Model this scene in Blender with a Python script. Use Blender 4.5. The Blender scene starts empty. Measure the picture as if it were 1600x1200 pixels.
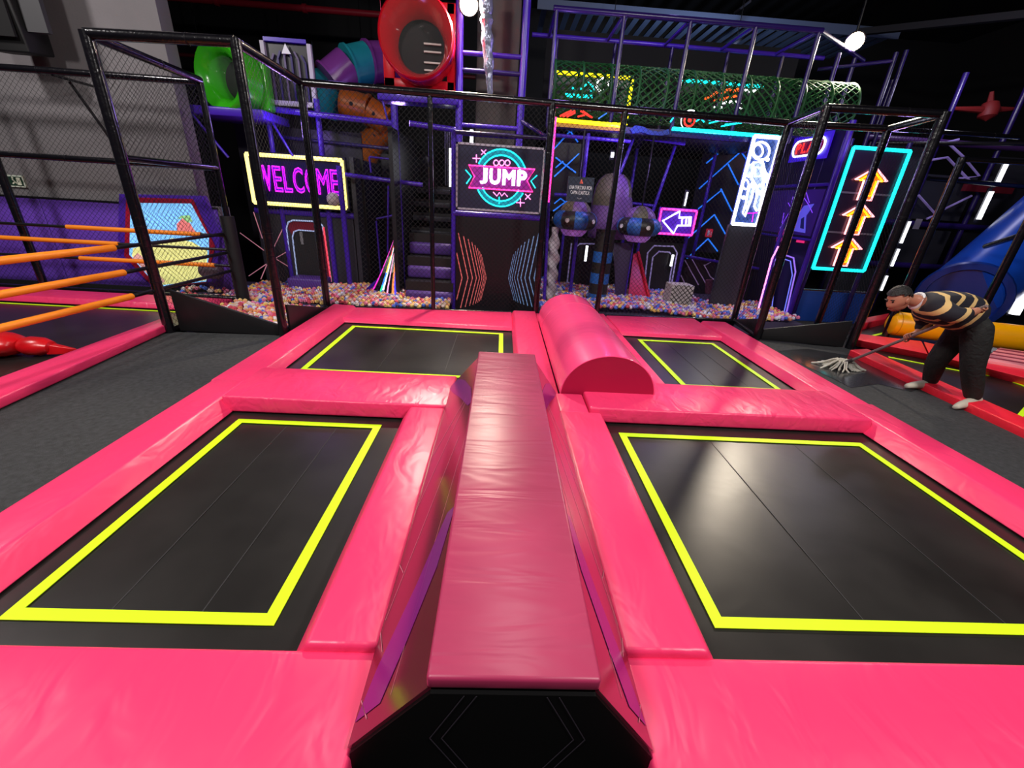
import bpy, bmesh, math, random
from mathutils import Vector, Matrix
random.seed(7)
R = math.radians
scene = bpy.context.scene
C = scene.collection

# ------------------------------------------------------------------ camera, world, lights, exposure
H = 1.70
PITCH, ROLL, YAW, FPX = R(23.72), R(3.714), R(-2.6), 652.35
fw = Vector((-math.sin(YAW)*math.cos(PITCH), math.cos(YAW)*math.cos(PITCH), -math.sin(PITCH)))
r0 = Vector((math.cos(YAW), math.sin(YAW), 0)); u0 = r0.cross(fw)
rt = r0*math.cos(ROLL) + u0*math.sin(ROLL)
up = u0*math.cos(ROLL) - r0*math.sin(ROLL)
CAM = Vector((0, 0, H))
cam = bpy.data.cameras.new('camera'); camo = bpy.data.objects.new('camera', cam); C.objects.link(camo)
m = Matrix.Identity(4)
for i in range(3):
    m[i][0] = rt[i]; m[i][1] = up[i]; m[i][2] = -fw[i]; m[i][3] = CAM[i]
camo.matrix_world = m
cam.sensor_fit = 'HORIZONTAL'; cam.sensor_width = 36.0; cam.lens = 36.0*FPX/1600
cam.clip_start = 0.02; cam.clip_end = 100
scene.camera = camo

def at(px, py, X=None, Y=None, Z=None):
    """world point seen at a photograph pixel, on the plane X, Y or Z = const"""
    d = fw + rt*((px-800)/FPX) - up*((py-600)/FPX)
    if X is not None: t = (X-CAM.x)/d.x
    elif Y is not None: t = (Y-CAM.y)/d.y
    else: t = (Z-CAM.z)/d.z
    return CAM + d*t

w = bpy.data.worlds.new('world'); scene.world = w; w.use_nodes = True
w.node_tree.nodes['Background'].inputs[0].default_value = (0.30, 0.26, 0.38, 1)
w.node_tree.nodes['Background'].inputs[1].default_value = 0.05
scene.view_settings.view_transform = 'Standard'
scene.view_settings.look = 'None'
scene.view_settings.gamma = 1.0
scene.view_settings.use_curve_mapping = False
scene.view_settings.exposure = 0.24

def lamp(name, kind, loc, energy, color=(1, 1, 1), size=0.5, target=None, spot=None, blend=0.6):
    l = bpy.data.lights.new(name, kind); l.energy = energy; l.color = color
    if kind == 'AREA': l.shape = 'SQUARE'; l.size = size
    else: l.shadow_soft_size = size
    if kind == 'SPOT': l.spot_size = spot or R(110); l.spot_blend = blend
    o = bpy.data.objects.new(name, l); C.objects.link(o); o.location = loc
    if target is not None:
        o.rotation_euler = (Vector(target)-Vector(loc)).to_track_quat('-Z', 'Y').to_euler()
    return o
# ceiling floodlights of the hall over and behind the viewer
lamp('hall_flood', 'AREA', (-3.6, -0.6, 5.9), 270, (1, .95, .92), .7, (-1.2, 3.0, 0))
lamp('hall_flood', 'AREA', (4.2, -0.6, 5.9), 270, (1, .95, .92), .7, (2.0, 3.0, 0))
lamp('hall_flood', 'AREA', (0.4, 3.0, 6.2), 80, (1, .93, .90), .7, (0.4, 3.2, 0))
lamp('hall_flood', 'AREA', (-7.0, 3.2, 5.6), 150, (1, .94, .93), .6, (-6.5, 7.0, 1.4))
# black-light lamps hanging inside the play structure
for p, e in (((-3.4, 7.5, 2.5), 12), ((-1.9, 8.6, 2.9), 10), ((1.9, 7.6, 2.6), 22), ((3.6, 8.0, 2.4), 24),
             ((-2.8, 7.6, 4.6), 7), ((2.6, 8.4, 4.7), 9), ((6.0, 7.3, 2.9), 10), ((.9, 7.9, 3.9), 6)):
    lamp('black_light', 'POINT', p, e, (.42, .26, 1), .12)
lamp('black_light', 'POINT', (8.2, 8.6, 4.2), 40, (.75, .72, 1), .15)

# ------------------------------------------------------------------ materials
def lin(c):
    return tuple(((v/255)/12.92 if v/255 <= .04045 else ((v/255+.055)/1.055)**2.4) for v in c) + (1,)
MATS = {}
def mat(name, rgb=(128, 128, 128), rough=.5, metal=0., emit=0., bump=None, var=None, spec=.5, trans=0., coat=0., alpha=1.):
    """rgb is sRGB 0-255. bump=(scale,strength[,stretch]); var=(scale,amount) colour mottling"""
    if name in MATS: return MATS[name]
    M = bpy.data.materials.new(name); M.use_nodes = True; nt = M.node_tree; b = nt.nodes['Principled BSDF']
    col = lin(rgb)
    b.inputs['Base Color'].default_value = col; b.inputs['Roughness'].default_value = rough
    b.inputs['Metallic'].default_value = metal; b.inputs['Specular IOR Level'].default_value = spec
    b.inputs['Coat Weight'].default_value = coat; b.inputs['Coat Roughness'].default_value = .15
    b.inputs['Transmission Weight'].default_value = trans; b.inputs['Alpha'].default_value = alpha
    if emit:
        b.inputs['Emission Color'].default_value = col; b.inputs['Emission Strength'].default_value = emit
    if bump or var:
        tc = nt.nodes.new('ShaderNodeTexCoord')
    if var:
        n = nt.nodes.new('ShaderNodeTexNoise'); n.inputs['Scale'].default_value = var[0]; n.inputs['Detail'].default_value = 5
        nt.links.new(tc.outputs['Object'], n.inputs['Vector'])
        r = nt.nodes.new('ShaderNodeValToRGB')
        k = var[1]
        r.color_ramp.elements[0].position = .3; r.color_ramp.elements[1].position = .7
        r.color_ramp.elements[0].color = tuple(v*(1-k) for v in col[:3]) + (1,)
        r.color_ramp.elements[1].color = tuple(min(1, v*(1+k)) for v in col[:3]) + (1,)
        nt.links.new(n.outputs['Fac'], r.inputs['Fac']); nt.links.new(r.outputs['Color'], b.inputs['Base Color'])
    if bump:
        mp = nt.nodes.new('ShaderNodeMapping'); nt.links.new(tc.outputs['Object'], mp.inputs['Vector'])
        if len(bump) > 2: mp.inputs['Scale'].default_value = bump[2]
        n2 = nt.nodes.new('ShaderNodeTexNoise'); n2.inputs['Scale'].default_value = bump[0]; n2.inputs['Detail'].default_value = 2; n2.inputs['Distortion'].default_value = .8
        nt.links.new(mp.outputs['Vector'], n2.inputs['Vector'])
        bp = nt.nodes.new('ShaderNodeBump'); bp.inputs['Strength'].default_value = bump[1]; bp.inputs['Distance'].default_value = .025
        nt.links.new(n2.outputs['Fac'], bp.inputs['Height']); nt.links.new(bp.outputs['Normal'], b.inputs['Normal'])
    MATS[name] = M
    return M
def neon(name, rgb, s=2.0):
    return mat('neon_'+name, rgb, .4, emit=s)

PINK = mat('pink_vinyl', (236, 53, 106), .38, bump=(4.5, .42, (1.5, .7, 1.5)))
PINKX = mat('pink_vinyl_cross', (236, 53, 106), .38, bump=(4.5, .6, (1.6, .8, 1.5)))
ROLLV = mat('pink_roller_vinyl', (244, 72, 128), .24, coat=.3, bump=(5, .16, (.5, 1.6, 1)))
ROLLEND = mat('crimson_vinyl', (168, 6, 60), .5)
BEAMT = mat('raspberry_vinyl', (156, 42, 80), .40, var=(1.2, .2), bump=(6, .35, (.3, 1.5, 1)))  # darker base than the pads, with random colour mottling
BED = mat('black_woven_bed', (31, 30, 29), .33, var=(1.6, .5), bump=(2.5, .10))
YEL = mat('fluorescent_yellow', (196, 240, 0), .55, emit=.08)
BLACKGAP = mat('black_skirt', (8, 8, 9), .8)
CARPET = mat('charcoal_carpet', (62, 64, 66), .95, var=(26, .30), bump=(160, .8))
POSTM = mat('black_foam_post', (12, 11, 16), .22, bump=(14, .2), coat=.4)
RAILM = mat('black_rail', (16, 15, 20), .28)
NETM = mat('black_net_cord', (14, 14, 17), .8)
PURP = mat('purple_steel', (66, 34, 168), .28)
PURPD = mat('dark_purple_steel', (38, 22, 92), .28)
PURPW = mat('purple_wall_mat', (112, 70, 196), .5, bump=(3, .1))
PURPS = mat('purple_foam', (84, 52, 140), .45, bump=(8, .2))
GREYW = mat('grey_wall_paint', (112, 108, 110), .85, var=(1.4, .10), bump=(30, .1))
DARK = mat('near_black_paint', (14, 14, 17), .8)
DARKP = mat('dark_panel', (24, 23, 30), .35)
DARKP2 = mat('dark_grey_panel', (46, 46, 56), .4)
PANELM = mat('glossy_maroon_panel', (96, 26, 44), .16, coat=1.0)  # beam sides and far end: one even maroon under a clear coat
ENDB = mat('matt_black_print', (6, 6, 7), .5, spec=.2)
WHITE = mat('white_plastic', (225, 225, 228), .5)
CHROME = mat('bare_steel', (180, 180, 185), .25, metal=1)
GREENP = mat('green_plastic', (52, 170, 24), .22, coat=.5)
REDP = mat('red_plastic', (214, 16, 34), .2, coat=.6)
TEALP = mat('teal_plastic', (30, 130, 140), .3)
VIOLP = mat('plum_plastic', (108, 48, 122), .3)
ORNGP = mat('amber_plastic', (176, 92, 18), .35)
BLUEP = mat('blue_plastic', (20, 74, 190), .3)
ORANGE = mat('orange_foam', (255, 142, 22), .5)
REDV = mat('red_vinyl', (238, 38, 58), .36, bump=(10, .3))
YROLL = mat('yellow_vinyl', (250, 176, 0), .35)
GLOVE = mat('red_glove_vinyl', (206, 14, 24), .3, bump=(5, .2))
GREENN = mat('green_rope', (26, 88, 38), .55)
LED = neon('white', (245, 246, 255), 2.6)
N_PINK = neon('pink', (255, 50, 140), 2.6)
N_MAG = neon('magenta', (206, 24, 232), 1.9)
N_CYAN = neon('cyan', (20, 225, 225), 2.0)
N_YEL = neon('yellow', (250, 226, 20), 2.0)
N_CREAM = neon('cream', (255, 236, 128), 1.7)
N_RED = neon('red', (255, 40, 30), 2.2)
N_ORNG = neon('orange', (255, 180, 10), 2.2)
N_WHITE = neon('white_tube', (250, 250, 255), 3.2)
N_BLUE = neon('blue', (40, 120, 240), .75)
N_PALE = neon('pale_pink', (255, 130, 205), 2.6)

# ------------------------------------------------------------------ mesh helpers
class MB:
    def __init__(s): s.v = []; s.f = []; s.mi = []; s.k = 0
    def add(s, vs, fs):
        o = len(s.v); s.v += [tuple(v) for v in vs]
        for f in fs: s.f.append(tuple(i+o for i in f)); s.mi.append(s.k)
        return s
    def box(s, a, b):
        x0, y0, z0 = [min(a[i], b[i]) for i in range(3)]; x1, y1, z1 = [max(a[i], b[i]) for i in range(3)]
        return s.add([(x0,y0,z0),(x1,y0,z0),(x1,y1,z0),(x0,y1,z0),(x0,y0,z1),(x1,y0,z1),(x1,y1,z1),(x0,y1,z1)],
                     [(0,3,2,1),(4,5,6,7),(0,1,5,4),(1,2,6,5),(2,3,7,6),(3,0,4,7)])
    def hull8(s, b, t):
        return s.add(list(b)+list(t), [(0,3,2,1),(4,5,6,7),(0,1,5,4),(1,2,6,5),(2,3,7,6),(3,0,4,7)])
    def prism(s, poly, d):
        """closed planar polygon extruded along vector d"""
        n = len(poly); d = Vector(d)
        vs = [Vector(p) for p in poly] + [Vector(p)+d for p in poly]
        return s.add(vs, [tuple(range(n))[::-1], tuple(range(n, 2*n))] + [(i, (i+1) % n, n+(i+1) % n, n+i) for i in range(n)])
    def tube(s, p0, p1, r, n=8, r1=None, cap=True):
        p0 = Vector(p0); p1 = Vector(p1); r1 = r if r1 is None else r1
        d = (p1-p0).normalized(); a = d.orthogonal().normalized(); b = d.cross(a)
        vs = []
        for p, q in ((p0, r), (p1, r1)):
            for i in range(n):
                t = 2*math.pi*i/n; vs.append(p+(a*math.cos(t)+b*math.sin(t))*q)
        fs = [(i, (i+1) % n, n+(i+1) % n, n+i) for i in range(n)]
        if cap: fs += [tuple(range(n))[::-1], tuple(range(n, 2*n))]
        return s.add(vs, fs)
    def path(s, pts, r, n=8, closed=False, cap=True):
        pts = [Vector(p) for p in pts]; N = len(pts); rings = []
        rs = r if isinstance(r, (list, tuple)) else [r]*N
        a = None
        for i in range(N):
            if closed: d = (pts[(i+1) % N]-pts[i-1]).normalized()
            else: d = (pts[min(i+1, N-1)]-pts[max(i-1, 0)]).normalized()
            if a is None: a = d.orthogonal().normalized()
            else:
                a = (a - d*a.dot(d)); a = a.normalized() if a.length > 1e-6 else d.orthogonal().normalized()
            b = d.cross(a)
            rings.append([pts[i]+(a*math.cos(2*math.pi*k/n)+b*math.sin(2*math.pi*k/n))*rs[i] for k in range(n)])
        vs = [v for g in rings for v in g]; fs = []
        for i in range(N if closed else N-1):
            j = (i+1) % N
            for k in range(n): fs.append((i*n+k, i*n+(k+1) % n, j*n+(k+1) % n, j*n+k))
        if cap and not closed: fs += [tuple(range(n))[::-1], tuple(range((N-1)*n, N*n))]
        return s.add(vs, fs)
    def lathe(s, prof, n=24, o=(0, 0, 0), axis='Z'):
        vs = []; o = Vector(o)
        for r, h in prof:
            for k in range(n):
                t = 2*math.pi*k/n; x, y = r*math.cos(t), r*math.sin(t)
                vs.append(o + (Vector((x, y, h)) if axis == 'Z' else Vector((x, -h, y)) if axis == 'Y' else Vector((h, x, y))))
        m_ = len(prof)
        return s.add(vs, [(i*n+k, i*n+(k+1) % n, (i+1)*n+(k+1) % n, (i+1)*n+k) for i in range(m_-1) for k in range(n)])
    def strip(s, pts, wd, th, nrm=(0, -1, 0)):
        """flat bar of width wd and thickness th along a polyline lying in the plane with normal nrm"""
        nrm = Vector(nrm)
        for p, q in zip(pts[:-1], pts[1:]):
            p = Vector(p); q = Vector(q); d = (q-p).normalized(); sd = d.cross(nrm).normalized()*wd/2
            s.hull8([p-sd, p+sd, q+sd, q-sd], [p-sd+nrm*th, p+sd+nrm*th, q+sd+nrm*th, q-sd+nrm*th])
        return s
    def build(s, name, material, parent=None, smooth=False, bevel=0., label=None):
        me = bpy.data.meshes.new(name); me.from_pydata(s.v, [], s.f)
        ms = material if isinstance(material, (list, tuple)) else [material]
        for M in ms: me.materials.append(M)
        if len(ms) > 1: me.polygons.foreach_set('material_index', s.mi)
        bm = bmesh.new(); bm.from_mesh(me)
        bmesh.ops.recalc_face_normals(bm, faces=bm.faces)
        if bevel:
            es = [e for e in bm.edges if len(e.link_faces) == 2 and e.calc_face_angle(0) > .3]
            bmesh.ops.bevel(bm, geom=es, offset=bevel, segments=3, profile=.5, affect='EDGES', clamp_overlap=True)
        bm.to_mesh(me); bm.free()
        if smooth or bevel:
            me.polygons.foreach_set('use_smooth', [True]*len(me.polygons))
            try: me.set_sharp_from_angle(angle=R(38 if not bevel else 50))
            except Exception: pass
        o = bpy.data.objects.new(name, me); C.objects.link(o)
        if parent is not None:
            o.parent = parent; o.matrix_parent_inverse = Matrix.Translation(parent.location).inverted()
        if label: o['label'] = label
        return o

def tag(o, label=None, cat=None, group=None, kind=None):
    if label: o['label'] = label
    if cat: o['category'] = cat
    if group: o['group'] = group
    if kind: o['kind'] = kind
    return o
def empty(name, loc, label, cat, group=None):
    o = bpy.data.objects.new(name, None); C.objects.link(o); o.location = Vector(loc); o.empty_display_size = .1
    return tag(o, label, cat, group)

def text_mb(s, width, height, o, outline=0., depth=.006, Y=None, italic=0.):
    """lettering fitted in a width x height box whose lower left corner is o, facing -Y"""
    cu = bpy.data.curves.new('t', 'FONT'); cu.body = s
    if outline:
        cu.fill_mode = 'NONE'; cu.bevel_depth = outline; cu.bevel_resolution = 0; cu.resolution_u = 3
    else:
        cu.resolution_u = 3; cu.extrude = .01
    cu.shear = italic
    ob = bpy.data.objects.new('t', cu); C.objects.link(ob); bpy.context.view_layer.update()
    me = bpy.data.meshes.new_from_object(ob.evaluated_get(bpy.context.evaluated_depsgraph_get()))
    co = [v.co.copy() for v in me.vertices]; fs = [tuple(p.vertices) for p in me.polygons]
    bpy.data.objects.remove(ob); bpy.data.curves.remove(cu); bpy.data.meshes.remove(me)
    x0 = min(c.x for c in co); x1 = max(c.x for c in co); y0 = min(c.y for c in co); y1 = max(c.y for c in co)
    z0 = min(c.z for c in co); z1 = max(c.z for c in co)
    sx = width/(x1-x0); sy = height/(y1-y0); sz = depth/max(z1-z0, 1e-6)
    mb = MB()
    mb.add([Vector(o)+Vector(((c.x-x0)*sx, -(c.z-z0)*sz, (c.y-y0)*sy)) for c in co], fs)
    return mb
def struct(name, mb, M, **k):
    o = mb.build(name, M, **k); o['kind'] = 'structure'; return o

# ------------------------------------------------------------------ the hall
struct('floor', MB().box((-16, -3, -.30), (16, 17, -.25)), DARK)
struct('floor_carpet_left', MB().add([(-4.3,-1,0),(-2.3,-1,0),(-2.3,5.05,0),(-4.05,4.95,0),(-4.3,-1,-.2),(-2.3,-1,-.2),(-2.3,5.05,-.2),(-4.05,4.95,-.2)],
       [(0,1,2,3),(7,6,5,4),(0,4,5,1),(1,5,6,2),(2,6,7,3),(3,7,4,0)]), CARPET)
struct('floor_carpet_right', MB().add([(3.5,-1,0),(5.0,-1,0),(5.25,5.75,0),(3.5,5.95,0),(3.5,-1,-.2),(5.0,-1,-.2),(5.25,5.75,-.2),(3.5,5.95,-.2)],
       [(0,1,2,3),(7,6,5,4),(0,4,5,1),(1,5,6,2),(2,6,7,3),(3,7,4,0)]), CARPET)
wl = struct('wall_left', MB().prism([(-16, 7.10, -.3), (-4.38, 7.10, -.3), (-4.38, 7.10, 1.33), (-4.66, 7.10, 1.33), (-4.66, 7.10, 7.2), (-16, 7.10, 7.2)], (0, .25, 0)), GREYW)
struct('wall_back', MB().box((-16, 16.6, -.3), (16, 16.8, 7.2)), DARK)
struct('wall_right', MB().box((14.5, -3, -.3), (14.7, 16.7, 7.2)), DARK)
struct('ceiling', MB().box((-16, -3, 7.2), (16, 17, 7.3)), DARK)
# corrugated roof deck over the play structure, each rib a strip of its own
rd = empty('roof_deck', (1.2, 12.9, 5.95), 'corrugated blue-grey metal roof deck edge above the purple cage', 'roof')
MB().box((.6, 12.75, 5.92), (9.6, 12.8, 6.12)).build('deck_edge', mat('deck_edge', (96, 110, 140), .5), rd)
rib = MB(); rib.hull8([(0,0,0),(.14,0,0),(.14,1.7,0),(0,1.7,0)], [(.03,0,.07),(.11,0,.07),(.11,1.7,.07),(.03,1.7,.07)])
rb0 = rib.build('rib', mat('deck_rib', (92, 108, 136), .45)); rb0.parent = rd
for i in range(31):
    o = rb0 if i == 0 else rb0.copy()
    if i: C.objects.link(o); o.parent = rd
    o.location = Vector((.7+i*.285-1.2, -.12, -.02))
lamp('deck_wash', 'SPOT', (4.5, 11.4, 4.4), 150, (.6, .72, 1), .1, (4.5, 13.2, 6.0), R(140))
for (a, b, z, yy, rr, M, lab) in ((-11, -2.2, 6.0, 14.2, .075, mat('red_pipe', (150, 26, 44), .4), 'long red sprinkler pipe under the dark ceiling'),
                               (-10, -1, 5.0, 15.2, .05, mat('dark_red_pipe', (96, 22, 34), .5), 'thin dark red pipe below the long red sprinkler pipe')):
    pr = empty('sprinkler_pipe', (a, yy, z), lab, 'pipe')
    MB().tube((a, yy, z), (b, yy, z), rr, 12).build('pipe_run', M, pr, True)
    for k in range(4):
        x = a+1+(b-a-2)*k/3; MB().tube((x-.05, yy, z), (x+.05, yy, z), rr*1.35, 12).build('coupling', M, pr, True)
        MB().tube((x, yy, z), (x, yy, 7.22), .012, 6).build('hanger', RAILM, pr)
# ceiling girders
for i, (p, q, lab) in enumerate((((-2.9, 16.4, 6.9), (-1.0, 8.8, 6.6), 'dark sloping ceiling girder behind the red bubble window'),
                     ((7.0, 15.5, 6.4), (11.5, 7.5, 5.2), 'dark ceiling girder running towards the right wall'))):
    MBg = MB().tube(p, q, .09, 4); g = MBg.build('ceiling_girder', mat('girder', (40, 40, 46), .6)); tag(g, lab, 'girder')

# ------------------------------------------------------------------ trampolines
def trampoline(label, hole, yel, z=0., tape=.055):
    x0, x1, y0, y1 = hole
    e = empty('trampoline', ((x0+x1)/2, (y0+y1)/2, z), label, 'trampoline', 'trampolines of the main court')
    bed = MB(); n = 10
    vs = [(x0-.1+(x1-x0+.2)*i/n, y0-.1+(y1-y0+.2)*j/n, z-.006*math.sin(math.pi*i/n)*math.sin(math.pi*j/n)) for j in range(n+1) for i in range(n+1)]
    bed.add(vs, [(j*(n+1)+i, j*(n+1)+i+1, (j+1)*(n+1)+i+1, (j+1)*(n+1)+i) for j in range(n) for i in range(n)])
    bed.build('jumping_bed', BED, e, True)
    fr = MB().box((x0-.14, y0-.14, z-.2), (x0-.09, y1+.14, z-.0)).box((x1+.09, y0-.14, z-.2), (x1+.14, y1+.14, z)).box((x0-.14, y0-.14, z-.2), (x1+.14, y0-.09, z)).box((x0-.14, y1+.09, z-.2), (x1+.14, y1+.14, z))
    fr.build('frame', RAILM, e)
    a, b, c, d = yel; t = tape; zz = z+.004
    for q in ([(a,c),(b,c),(b-t,c+t),(a+t,c+t)], [(b,c),(b,d),(b-t,d-t),(b-t,c+t)], [(b,d),(a,d),(a+t,d-t),(b-t,d-t)], [(a,d),(a,c),(a+t,c+t),(a+t,d-t)]):
        MB().prism([(x, y, zz) for x, y in q], (0, 0, .003)).build('yellow_tape', YEL, e)
    for u in (.36, .70):
        x = a+(b-a)*u; MB().box((x-.003, c+.05, z-.004), (x+.003, d-.05, z-.001)).build('seam', mat('bed_seam', (40, 40, 42), .5), e)
    return e
trampoline('narrow black trampoline with yellow border at the front left', (-2.14, -.70, 1.06, 3.04), (-1.99, -.88, 1.215, 2.925))
trampoline('wide black trampoline with yellow border at the front right', (.92, 3.26, 1.06, 3.12), (1.035, 3.10, 1.25, 2.96))
trampoline('wide black trampoline at the back left behind the cross pad', (-2.12, .19, 3.60, 5.72), (-1.975, .085, 3.95, 5.58))
trampoline('narrow black trampoline at the back right beside the pink half roll', (1.80, 3.26, 3.66, 5.78), (1.99, 3.09, 4.0, 5.63))

# ------------------------------------------------------------------ pink pads: quads given at their top, each side may slope outward at the foot
def pad(name, quad, top, label, slope=(0, 0, 0, 0), bot=.01, M=None, cat='pad', bevel=.018, group=None):
    """quad: front-left, front-right, back-right, back-left; slope: front, right, back, left"""
    q = [Vector((x, y, 0)) for x, y in quad]; f, r, b, l = slope
    nf = Vector((0, -1, 0)); nr = Vector((1, 0, 0)); nb = Vector((0, 1, 0)); nl = Vector((-1, 0, 0))
    foot = [q[0]+nf*f+nl*l, q[1]+nf*f+nr*r, q[2]+nb*b+nr*r, q[3]+nb*b+nl*l]
    mb = MB().hull8([p+Vector((0, 0, bot)) for p in foot], [p+Vector((0, 0, top)) for p in q])
    o = mb.build(name, M or PINK, None, False, bevel)
    return tag(o, label, cat, group)
RECT = lambda x0, x1, y0, y1: ((x0, y0), (x1, y0), (x1, y1), (x0, y1))
G = 'pink pads of the main court'
pad('edge_pad', RECT(-2.452, -.392, .60, 1.05), .105, 'large pink front pad left of the raised beam', (0, 0, .03, 0), group=G)
pad('edge_pad', RECT(.552, 3.62, .60, 1.05), .105, 'large pink front pad right of the raised beam', (0, 0, .03, 0), group=G)
pad('edge_pad', RECT(-.665, -.392, 1.052, 3.02), .135, 'long pink pad between the front left trampoline and the beam', (.012, 0, 0, .075), group=G)
pad('edge_pad', RECT(.548, .885, 1.052, 3.06), .135, 'long pink pad between the beam and the front right trampoline', (.012, .075, 0, 0), group=G)
pad('edge_pad', RECT(.548, .80, 3.065, 3.43), .125, 'short pink pad piece between beam end and half roll', group=G)
pad('edge_pad', RECT(-2.452, -2.19, 1.052, 3.415), .12, 'long pink outer pad by the left carpet, near half', (0, .10, 0, 0), group=G)
pad('edge_pad', ((-2.50, 3.42), (-2.19, 3.42), (-2.19, 6.34), (-2.50, 6.36)), .10, 'long pink outer pad by the left carpet, far half', (0, .08, 0, 0), group=G)
pad('edge_pad', RECT(3.34, 3.625, 1.052, 3.52), .12, 'long pink outer pad by the right carpet, near half', (0, 0, 0, .10), group=G)
pad('edge_pad', ((3.32, 3.525), (3.64, 3.525), (3.70, 6.55), (3.32, 6.55)), .10, 'long pink outer pad by the right carpet, far half', (0, 0, 0, .08), group=G)
pad('edge_pad', RECT(-2.17, -.36, 3.045, 3.68), .14, 'pink cross pad between the two left trampolines', (.02, 0, .03, 0), M=PINKX, group=G)
pad('edge_pad', RECT(.815, 3.30, 3.13, 3.74), .14, 'pink cross pad between the two right trampolines', (.02, 0, .03, 0), M=PINKX, group=G)
pad('edge_pad', ((-2.18, 5.74), (.22, 5.74), (.22, 6.60), (-2.18, 6.38)), .06, 'pink back pad behind the back left trampoline', (.06, 0, 0, 0), M=PINKX, group=G)
pad('edge_pad', ((1.78, 5.80), (3.31, 5.80), (3.31, 6.84), (1.78, 6.72)), .06, 'pink back pad behind the back right trampoline', (.06, 0, 0, 0), M=PINKX, group=G)
pad('edge_pad', ((.25, 3.46), (.60, 3.46), (.60, 6.62), (.25, 6.60)), .09, 'pink strip pad between back left trampoline and half roll', (0, 0, 0, .05), group=G)
pad('edge_pad', ((1.48, 3.745), (1.73, 3.745), (1.73, 6.7), (1.48, 6.68)), .09, 'pink strip pad between half roll and back right trampoline', (0, .05, 0, 0), group=G)
pad('edge_pad', ((.605, 6.14), (1.475, 6.14), (1.475, 6.68), (.605, 6.62)), .06, 'pink pad behind the far end of the half roll', group=G)
struct('floor_court_frame', MB().box((-2.45, .62, -.25), (3.62, 6.3, -.21)), BLACKGAP)
struct('floor_platform', MB().box((-2.45, -1.2, -.25), (3.62, .55, -.02)), DARK)

# half-cylinder vault roll
hr = empty('half_roll', (1.03, 4.78, .1), 'glossy pink half-cylinder foam roll lying on the court', 'foam roll')
n = 28; x0, x1, hh, ya, yb, zb = .605, 1.472, .40, 3.46, 6.12, .09
arc = [((x0+x1)/2-(x1-x0)/2*math.cos(math.pi*i/n), zb+hh*math.sin(math.pi*i/n)**.92) for i in range(n+1)]
mb = MB(); ny = 12
mb.add([(x, ya+(yb-ya)*j/ny, z) for j in range(ny+1) for x, z in arc], [(j*(n+1)+i, j*(n+1)+i+1, (j+1)*(n+1)+i+1, (j+1)*(n+1)+i) for j in range(ny) for i in range(n)])
mb.add([(x0, ya, zb), (x1, ya, zb), (x1, yb, zb), (x0, yb, zb)], [(0, 3, 2, 1)])
mb.build('roll_cover', ROLLV, hr, True)
for yy, dy in ((ya, -.006), (yb, .006)):
    MB().prism([(x, yy, z) for x, z in arc], (0, dy, 0)).build('end_panel', ROLLEND, hr)
sm = MB().path([(x, ya-.004, z) for x, z in arc], .006, 6); sm.build('seam_piping', ROLLV, hr, True)
sm = MB().path([(x, 5.55, z+.001) for x, z in arc], .003, 5); sm.build('seam_piping', ROLLV, hr, True)

# raised beam: trapezoid with padded top, glossy printed sides
bm_ = empty('balance_beam', (.085, 2.09, 0), 'long raised raspberry balance beam with glossy black printed sides', 'balance beam')
T0, T1, B0, B1, YA, YB, ZT, ZB = -.152, .342, -.392, .548, .735, 3.45, .48, .118
cap = MB().box((T0, YA-.004, ZT-.05), (T1, YB, ZT)); cap.build('top_cushion', BEAMT, bm_, False, .012)
core = MB().box((B0+.03, YA+.02, -.02), (B1-.03, YB-.02, ZB)).hull8([(B0+.03, YA+.02, ZB), (B1-.03, YA+.02, ZB), (B1-.03, YB-.02, ZB), (B0+.03, YB-.02, ZB)],
                  [(T0+.03, YA+.02, ZT-.05), (T1-.03, YA+.02, ZT-.05), (T1-.03, YB-.02, ZT-.05), (T0+.03, YB-.02, ZT-.05)])
core.build('core', BLACKGAP, bm_)
def slab(p00, p10, p11, p01, nrm, th, name, M):
    nrm = Vector(nrm).normalized()*th; q = [Vector(p) for p in (p00, p10, p11, p01)]
    return MB().hull8(q, [p+nrm for p in q]).build(name, M, bm_)
zt = ZT-.056
slab((B0, YA, ZB), (B0, YB, ZB), (T0+.012, YB, zt), (T0+.012, YA, zt), (-.306, 0, .245), .012, 'side_panel', PANELM)
slab((B1, YA, ZB), (B1, YB, ZB), (T1-.012, YB, zt), (T1-.012, YA, zt), (.306, 0, .245), .012, 'side_panel', PANELM)
slab((B0, YA, ZB), (B1, YA, ZB), (T1-.012, YA, zt), (T0+.012, YA, zt), (0, -1, 0), .012, 'end_panel', ENDB)
MB().box((B0, YA-.012, -.02), (B1, YA+.02, ZB)).build('end_panel', ENDB, bm_)
slab((B0, YB, ZB), (B1, YB, ZB), (T1-.012, YB, zt), (T0+.012, YB, zt), (0, 1, 0), .012, 'end_panel', PANELM)
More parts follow.
